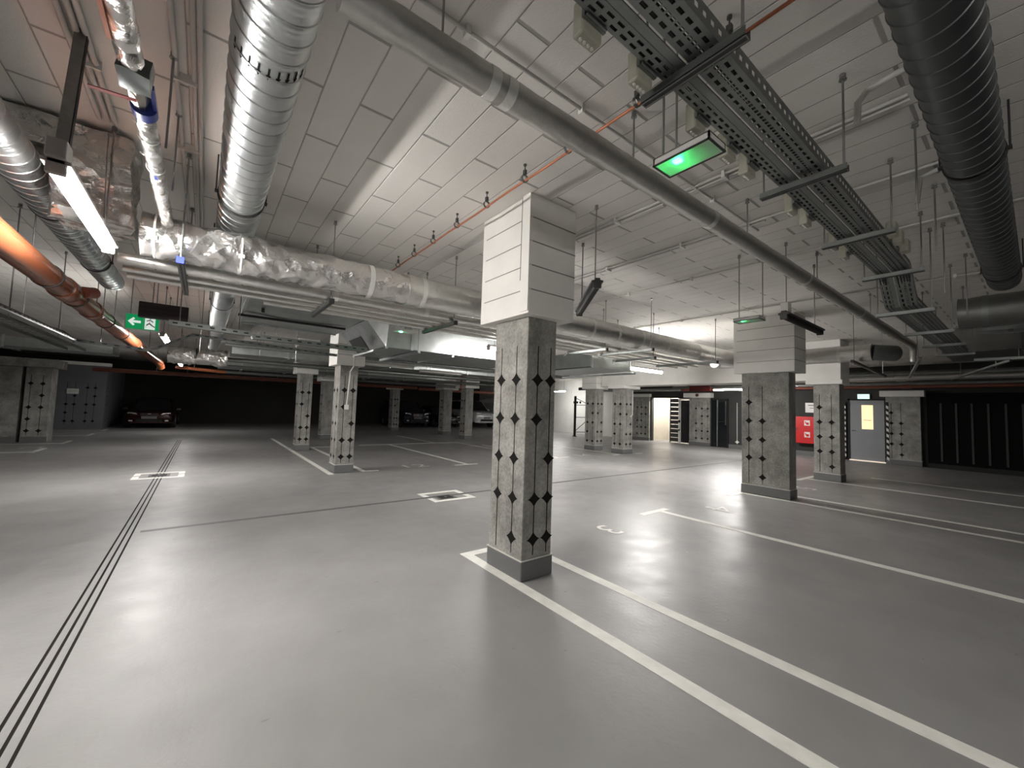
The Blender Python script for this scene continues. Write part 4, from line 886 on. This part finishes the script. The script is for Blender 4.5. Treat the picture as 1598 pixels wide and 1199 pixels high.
# ------------------------------------------------------------------ signs over the lane
t = thing('exit_sign', 'green exit sign with white arrow and running figure', 'sign', (-.82, 8.25, 2.46))
Y0 = 8.24
obj('sign_frame', MB().box((-1.01, Y0, 2.435), (-.61, Y0+.03, 2.68)), 'sign_frame', t, 0, .004)
obj('sign_face', MB().box((-.995, Y0-.002, 2.45), (-.805, Y0+.001, 2.668)).box((-.80, Y0-.002, 2.45), (-.625, Y0+.001, 2.668)), 'green_sign', t, 0)
a = MB(); yy = Y0-.004
for poly in ([(-.975, 2.56), (-.915, 2.625), (-.895, 2.605), (-.92, 2.578), (-.83, 2.578), (-.83, 2.542), (-.92, 2.542), (-.895, 2.515), (-.915, 2.495)],):
    a.prism([(x, yy, z) for x, z in poly], (0, .002, 0))
obj('arrow', a, 'sign_white', t, 0)
obj('door_symbol', MB().box((-.785, yy, 2.46), (-.665, yy+.002, 2.66)), 'sign_white', t, 0)
f = MB(); yy -= .002
f.tube([(-.725, yy, 2.635), (-.725, yy+.002, 2.635)], .017, 12)
for pa, pb, w_ in (((-.725, 2.61), (-.735, 2.55), .022), ((-.735, 2.555), (-.70, 2.52), .016), ((-.70, 2.52), (-.665, 2.50), .014), ((-.735, 2.55), (-.765, 2.52), .015), ((-.765, 2.52), (-.775, 2.475), .014), ((-.725, 2.605), (-.69, 2.575), .012), ((-.725, 2.605), (-.765, 2.585), .012)):
    f.bar((pa[0], yy, pa[1]), (pb[0], yy, pb[1]), .002, w_, up=(0, 0, 1)) if abs(pa[0]-pb[0]) > .012 else f.bar((pa[0], yy, pa[1]), (pb[0], yy, pb[1]), w_, .002, up=(1, 0, 0))
obj('running_figure', f, 'sign_black', t, 0)
for ch in t.children:                                   # nearer and smaller, clear of the drain pipe
    for v_ in ch.data.vertices:
        p_ = v_.co+t.location; v_.co = Vector((p_.x*.945, p_.y*.945, 1.45+(p_.z-1.45)*.945))-t.location
rods_for(t, [(-.9, 7.80), (-.63, 7.80)], 2.61)
t = thing('display_board', 'dark oblong traffic display hanging in front of the exit sign', 'display', (-.48, 6.9, 2.45))
obj('casing', MB().box((-.73, 6.9, 2.445), (-.235, 6.97, 2.65)), 'lamp_dark', t, 0, .01)
m = MB()
for k in range(4): m.box((-.71, 6.897, 2.465+k*.045), (-.255, 6.901, 2.495+k*.045))
obj('led_rows', m, 'display', t, 0); rods_for(t, [(-.6, 6.93), (-.36, 6.93)], 2.64)

# ------------------------------------------------------------------ fittings on the side wall
t = thing('door_1', 'grey fire door with lit glass slot and glowing strip of light at the threshold', 'door', (18.38, 3.68, 0), kind='structure')
lf = obj('door_leaf', MB().box((18.35, 3.22, .02), (18.4, 4.14, 2.11)), 'door_grey', t, 0, .004)
obj('door_frame', MB().box((18.33, 4.14, 0), (18.42, 4.19, 2.16)).box((18.33, 3.17, 0), (18.42, 3.22, 2.16)).box((18.33, 3.17, 2.11), (18.42, 4.19, 2.16)), 'black', t, 0)
obj('glass_slot', MB().box((18.343, 3.51, 1.11), (18.352, 3.815, 1.945)), 'warm_glass', lf, 0)
obj('wired_bar', MB().box((18.338, 3.56, 1.415), (18.343, 3.77, 1.43)), 'rubber', lf, 0)
obj('handle', MB().box((18.31, 4.06, 1.03), (18.35, 4.08, 1.06)).box((18.305, 3.97, 1.035), (18.315, 4.08, 1.055)), 'dark_steel', lf, 0, .004)
obj('threshold', MB().box((18.30, 3.2, 0), (18.36, 4.16, .03)), emit('threshold_glow', (1, .85, .7), .55*SIGN), t, 0)  # emission stands in for the strip of light at the door foot
t = thing('exit_light', 'glowing pale exit panel above the grey fire door', 'sign', (18.38, 3.76, 2.16))
obj('casing', MB().box((18.35, 3.59, 2.155), (18.4, 3.925, 2.335)), 'white_plastic', t, 0); obj('lit_face', MB().box((18.345, 3.6, 2.165), (18.352, 3.915, 2.325)), 'exit_glow', t, 0)
for yy, xx, lab in ((4.25, 18.32, 'black and white hazard strip on the hinge edge of the fire door, by the column'), (3.09, 18.19, 'black and white hazard strip on the wall column edge beside the fire door')):
    hz = thing('hazard_strip', lab, 'marking', (xx, yy, 0), 'hazard strips of the fire door')
    obj('black_backing', MB().box((xx, yy-.005, .05), (xx+(.08 if xx > 18.3 else .001), yy+.065, 2.05)), 'black', hz, 0)
    m = MB()
    for k in range(10): m.prism([(xx, yy, .1+k*.19), (xx, yy+.06, .14+k*.19), (xx, yy+.06, .235+k*.19), (xx, yy, .195+k*.19)], (-.004, 0, 0))
    obj('white_dashes', m, 'white_plastic', hz, 0)
t = thing('fire_cabinet', 'red fire cabinet half hidden behind the column under the beam', 'cabinet', (18.3, 5.4, .46))
cb = obj('cabinet_body', MB().box((18.18, 4.95, .47), (18.398, 5.76, 1.48)), 'cabinet_red', t, 0, .01)
for z in (1.14, .70):
    obj('pictogram', MB().box((18.176, 5.29, z), (18.181, 5.47, z+.2)), 'white_plastic', cb, 0)
    obj('pictogram_mark', MB().box((18.173, 5.32, z+.03), (18.177, 5.40, z+.12)).bar((18.174, 5.40, z+.06), (18.174, 5.44, z+.16), .003, .03), 'cabinet_red', cb, 0)
obj('latch', MB().box((18.17, 5.69, .95), (18.18, 5.72, 1.05)), 'dark_steel', cb, 0)
t = thing('wall_notice', 'white paper notice above the red fire cabinet', 'sign', (18.39, 5.3, 1.8))
obj('sheet', MB().box((18.385, 5.0, 1.64), (18.4, 5.49, 2.01)), 'white_plastic', t, 0); obj('print_lines', MB().box((18.382, 5.08, 1.9), (18.386, 5.4, 1.93)).box((18.382, 5.08, 1.8), (18.386, 5.35, 1.82)), 'strip_grey', t, 0)
t = thing('storage_partition', 'near black sheet partition with grey vertical strips', 'partition', (18.35, 0, 0))
obj('sheet_panel', MB().box((18.3, -4.9, 0), (18.38, 2.2, 2.35)), 'partition', t, 0)
for yy in (1.895, 1.57, 1.252, .933, .605, .3, -.02): obj('vertical_strip', MB().box((18.28, yy-.022, .22), (18.3, yy+.022, 2.03)), 'strip_dark', t, 0)
obj('base_rail', MB().box((18.28, -4.9, 0), (18.3, 2.2, .14)), 'black', t, 0)
t = thing('door_2', 'dark glazed double door with slim steel edges', 'door', (18.38, 8.72, 0), kind='structure')
obj('door_leaf', MB().box((18.36, 8.38, .03), (18.4, 9.08, 2.1)), 'glass_dark', t, 0)
obj('frame_edge', MB().box((18.33, 8.80, .03), (18.37, 8.835, 2.1)), 'galv', t, 0); obj('frame_edge', MB().box((18.33, 8.44, 1.0), (18.37, 8.465, 2.05)), 'galv_dull', t, 0)
obj('frame', MB().box((18.32, 8.34, 0), (18.4, 8.38, 2.15)).box((18.32, 8.34, 2.1), (18.4, 9.1, 2.15)).box((18.32, 9.06, 0), (18.4, 9.1, 2.15)), 'black', t, 0)
obj('push_bar', MB().bar((18.31, 8.45, 1.15), (18.31, 8.72, 1.12), .03, .03), 'rubber', t, 0)
m = MB(); star(m, (18.398, 0, 0), (0, 1, 0), (-1, 0, 0), 7.99, .29, .1); m.box((18.393, 7.98, .3), (18.398, 8.0, 1.98))
obj('wall_pattern', m, 'white_plastic', bpy.data.objects['wall_right.002'], 0)
t = thing('black_gate', 'black doorway with white head and side post', 'door', (18.4, 10.43, 0), kind='thing')
obj('door_leaf', MB().box((18.42, 10.12, .05), (18.46, 10.6, 2.08)), 'black', t, 0)
obj('head_bar', MB().box((18.34, 10.12, 2.09), (18.42, 10.66, 2.16)), 'white_plastic', t, 0)
ps = obj('side_post', MB().box((18.33, 10.59, 0), (18.42, 10.68, 2.16)), 'white_plastic', t, 0); obj('hinge', MB().box((18.31, 10.58, 1.0), (18.35, 10.66, 1.12)).box((18.31, 10.6, .6), (18.35, 10.66, .68)), 'rubber', ps, 0)
t = thing('slatted_gate', 'grey slatted gate leaf beside the bright block wall', 'gate', (18.5, 11, 0), kind='thing')
m = MB()
for k in range(10): m.box((18.5, 10.72, .06+k*.213), (18.53, 11.22, .06+k*.213+.185))
obj('slats', m, 'dark_steel', t, 0); obj('stile', MB().box((18.5, 11.19, 0), (18.54, 11.23, 2.18)).box((18.5, 10.7, 0), (18.54, 10.73, 2.18)), 'galv_dull', t, 0)
# steel gate before the white wall
t = thing('steel_gate', 'open dark steel gate with diagonal braces before the white wall', 'gate', (16.2, 15.4, 0), kind='thing')
obj('gate_post', MB().box((16.13, 15.42, 0), (16.22, 15.51, 2.2)).box((16.08, 15.38, 0), (16.27, 15.55, .03)), 'lamp_dark', t, 0)
g = MB()
for z in (.25, 1.05, 1.72): g.bar((16.17, 15.45, z), (17.2, 14.4, z), .03, .03)
g.bar((16.17, 15.45, 2.1), (16.75, 14.9, 1.72), .03, .03).bar((16.17, 15.45, .28), (16.75, 14.9, 1.05), .03, .03).bar((17.2, 14.4, .2), (17.2, 14.4, 2.1), .04, .04)
obj('gate_leaf', g, 'lamp_dark', t, 0)
t = thing('wall_notice', 'dark direction markings on the bright white wall', 'sign', (18.37, 16, 1.9))
m = MB(); xx = 18.395
for y_ in (17.6, 17.35, 17.1): m.box((xx-.005, y_, 1.85), (xx, y_+.14, 1.98))
m.prism([(xx, 16.6, 2.02), (xx, 16.1, 2.02), (xx, 16.35, 1.72)], (-.006, 0, 0)); m.prism([(xx, 16.55, .95), (xx, 16.3, 1.1), (xx, 16.3, .8)], (-.006, 0, 0))
obj('arrow_marks', m, 'black_paint', t, 0)
for i, (p, q, r, mm) in enumerate([((15.6, 9.0, 2.42), (15.6, 13.5, 2.42), .05, 'galv'), ((14.9, 8.9, 2.5), (14.9, 14, 2.5), .07, 'rubber')]):
    t = thing('service_pipe', ['thin bright pipe beyond the white beam', 'black lagged pipe beyond the white beam'][i], 'pipe', p, 'pipes beyond the white beam'); obj('pipe_wall', MB().tube([p, q], r, 14), mm, t, 50); rods_for(t, [(p[0], p[1]+.5), (p[0], q[1]-.5)], p[2])
t = thing('display_board', 'dull red display board beside the lamp beyond the beam', 'display', (15.6, 8.6, 2.4))
obj('casing', MB().box((15.55, 7.75, 2.35), (15.62, 8.6, 2.55)), 'dull_red', t, 0, .006); obj('top_bar', MB().box((15.5, 7.6, 2.55), (15.62, 8.65, 2.6)), 'rubber', t, 0); rods_for(t, [(15.58, 8.0), (15.58, 8.4)], 2.56)
t = thing('fire_bell', 'small red bell on the ledge of the dim wall column', 'bell', (18.1, 9.62, 2.31))
obj('bell_dome', MB().tube([(18.1, 9.62, 2.31), (18.06, 9.62, 2.31), (18.02, 9.62, 2.31)], [.07, .065, .02], 18), 'dull_red', t, 40)

# ------------------------------------------------------------------ cars
def car(label, x, y, W_, L_, Hh, paint, kind, badge=None, plate=True):
    """car facing -Y with its nose at y; cross sections lofted along its length"""
    t = thing('parked_car', label, 'car', (x, y+L_/2, 0), 'parked cars at the far wall')
    hw = W_/2
    hood = Hh*.56 if kind == 'sedan' else Hh*.60
    # (fraction along, belt height, half width)
    secs = [(.0, .30*Hh, .80, .78*hood), (.012, .22*Hh, .88, .86*hood), (.05, .20*Hh, .96, .93*hood), (.16, .19*Hh, 1, .98*hood), (.28, .19*Hh, 1, 1.02*hood), (.5, .19*Hh, 1, 1.06*hood), (.8, .19*Hh, 1, 1.08*hood), (.95, .22*Hh, .95, 1.05*hood), (1.0, .30*Hh, .86, .95*hood)]
    m = MB(); n = 11
    for f, zb, wf, zt in secs:
        yy = y+f*L_; ww = hw*wf
        ring_ = [(-.80, zb), (-1, zb+.06), (-1.0, zb+(zt-zb)*.55), (-.97, zb+(zt-zb)*.82), (-.88, zt), (0, zt+.025), (.88, zt), (.97, zb+(zt-zb)*.82), (1.0, zb+(zt-zb)*.55), (1, zb+.06), (.80, zb)]
        for u, z in ring_: m.v.append((x+u*ww, yy, z))
    for j in range(len(secs)-1):
        for i in range(n):
            i2 = (i+1) % n; m.f.append([j*n+i, j*n+i2, (j+1)*n+i2, (j+1)*n+i]); m.m.append(0)
    m.f.append(list(range(n))); m.m.append(0); m.f.append([(len(secs)-1)*n+i for i in range(n)]); m.m.append(0)
    obj('body_shell', m, paint, t, 45)
    # greenhouse
    a0, a1, b1, b0 = (.30, .43, .72, .86) if kind == 'sedan' else (.24, .38, .90, .99)
    zl = hood*1.02
    rows = [(a0, zl, .86), (a1, Hh*.965, .70), ((a1+b1)/2, Hh, .70), (b1, Hh*.965, .68), (b0, zl, .84)]
    g = MB()
    for f, z, wf in rows:
        yy = y+f*L_
        for u, zz in ((-.89, zl), (-wf*1.03, z-.05*(z > zl)), (-wf*.9, z), (0, z+.012), (wf*.9, z), (wf*1.03, z-.05*(z > zl)), (.89, zl)): g.v.append((x+u*hw, yy, zz if zz > zl else zl-.01))
    k = 7
    for j in range(len(rows)-1):
        for i in range(k-1): g.f.append([j*k+i, j*k+i+1, (j+1)*k+i+1, (j+1)*k+i]); g.m.append(1 if (1 <= i <= 4 and 1 <= j <= 2 and i in (2, 3)) else 0)
    cab = obj('cabin_glass', g, ['glass_dark', paint], t, 40)
    r = MB()
    for s in (-1, 1): r.tube([(x+s*hw*.86, y+a0*L_, zl), (x+s*hw*.70, y+a1*L_, Hh*.965), (x+s*hw*.69, y+b1*L_, Hh*.965), (x+s*hw*.84, y+b0*L_, zl)], .03, 8)
    obj('roof_pillars', r, paint, cab, 50)
    # wheels
    for s in (-1, 1):
        for f in (.19, .80):
            c = Vector((x+s*hw*.9, y+f*L_, .31))
            wb = obj('wheel', MB().tube([c-Vector((.1, 0, 0)), c+Vector((.1, 0, 0))], .31, 24), 'tyre', t, 40)
            obj('rim', MB().tube([c+Vector((s*.095, 0, 0)), c+Vector((s*.106, 0, 0))], .2, 20), 'wheel', wb, 40)
    zf = hood
    for s in (-1, 1):
        obj('headlamp', MB().prism([(x+s*hw*.40, y+.005, zf*.74), (x+s*hw*.84, y+.10, zf*.75), (x+s*hw*.82, y+.10, zf*.93), (x+s*hw*.52, y+.01, zf*.90)], (0, .12, 0)), 'lens', t, 30, .004)
        obj('fog_lamp', MB().box((x+s*hw*.62, y-.002, zf*.42), (x+s*hw*.76, y+.05, zf*.48)), 'lens', t, 0)
        mr = obj('mirror', MB().box((x+s*hw*.98, y+.30*L_, zl+.0), (x+s*(hw+.17), y+.30*L_+.09, zl+.13)), paint, t, 0, .02)
    gr = MB()
    for k in range(4): gr.box((x-hw*.34, y-.012, zf*(.72+.045*k)), (x+hw*.34, y+.03, zf*(.72+.045*k)+.015))
    obj('grille', gr, 'chrome' if kind != 'sedan' else 'dark_steel', t, 0)
    obj('grille_opening', MB().box((x-hw*.5, y-.006, zf*.36), (x+hw*.5, y+.05, zf*.52)), 'black', t, 0)
    obj('bumper', MB().prism([(x-hw*.93, y+.06, zf*.30), (x-hw*.7, y-.03, zf*.30), (x+hw*.7, y-.03, zf*.30), (x+hw*.93, y+.06, zf*.30), (x+hw*.93, y+.2, zf*.30), (x-hw*.93, y+.2, zf*.30)], (0, 0, zf*.10)), paint, t, 0, .02)
    if plate: obj('licence_plate', MB().box((x-.26, y-.045, zf*.56), (x+.26, y-.02, zf*.56+.11)), 'plate', t, 0, .004)
    obj('wipers', MB().bar((x-.1, y+a0*L_+.02, zl+.02), (x-.55, y+a0*L_+.1, zl+.06), .015, .01).bar((x+.5, y+a0*L_+.02, zl+.02), (x+.05, y+a0*L_+.1, zl+.06), .015, .01), 'rubber', t, 0)
    if badge == 'ring_v':
        z = zf*.80; b = MB().ring((x, y-.02, z), (0, 1, 0), .06, .012, .012, 24)
        for p, q in (((-.045, .045), (0, -.005)), ((.045, .045), (0, -.005)), ((-.05, 0), (-.02, -.05)), ((.05, 0), (.02, -.05)), ((-.02, -.05), (0, -.01)), ((.02, -.05), (0, -.01))): b.bar((x+p[0], y-.022, z+p[1]), (x+q[0], y-.022, z+q[1]), .01, .01)
        obj('badge', b, 'chrome', t, 0)
    if badge == 'ring_star':
        z = zf*.80; b = MB().ring((x, y-.02, z), (0, 1, 0), .085, .012, .012, 24)
        for k in range(3): a = pi/2+k*2*pi/3; b.bar((x, y-.022, z), (x+.085*cos(a), y-.022, z+.085*sin(a)), .014, .012)
        obj('badge', b, 'chrome', t, 0)
    if badge == 'oval': obj('badge', MB().box((x-.06, y-.02, zf*.83), (x+.06, y, zf*.88)), 'chrome', t, 0, .01)
    return t
car('dark red saloon car parked in front of the charcoal wall', -1.88, 24.05, 1.74, 4.4, 1.36, 'car_red', 'sedan', 'oval')
car('dark blue hatchback with round chrome badge beside the far column', 10.72, 23.7, 1.86, 4.4, 1.66, 'car_blue', 'hatch', 'ring_v')
car('low black car between the badge hatchback and the silver car', 13.15, 23.8, 1.76, 4.3, 1.42, 'car_black', 'sedan', 'oval')
car('tall silver van with ringed star badge', 15.72, 23.4, 1.96, 4.7, 1.88, 'car_silver', 'hatch', 'ring_star')
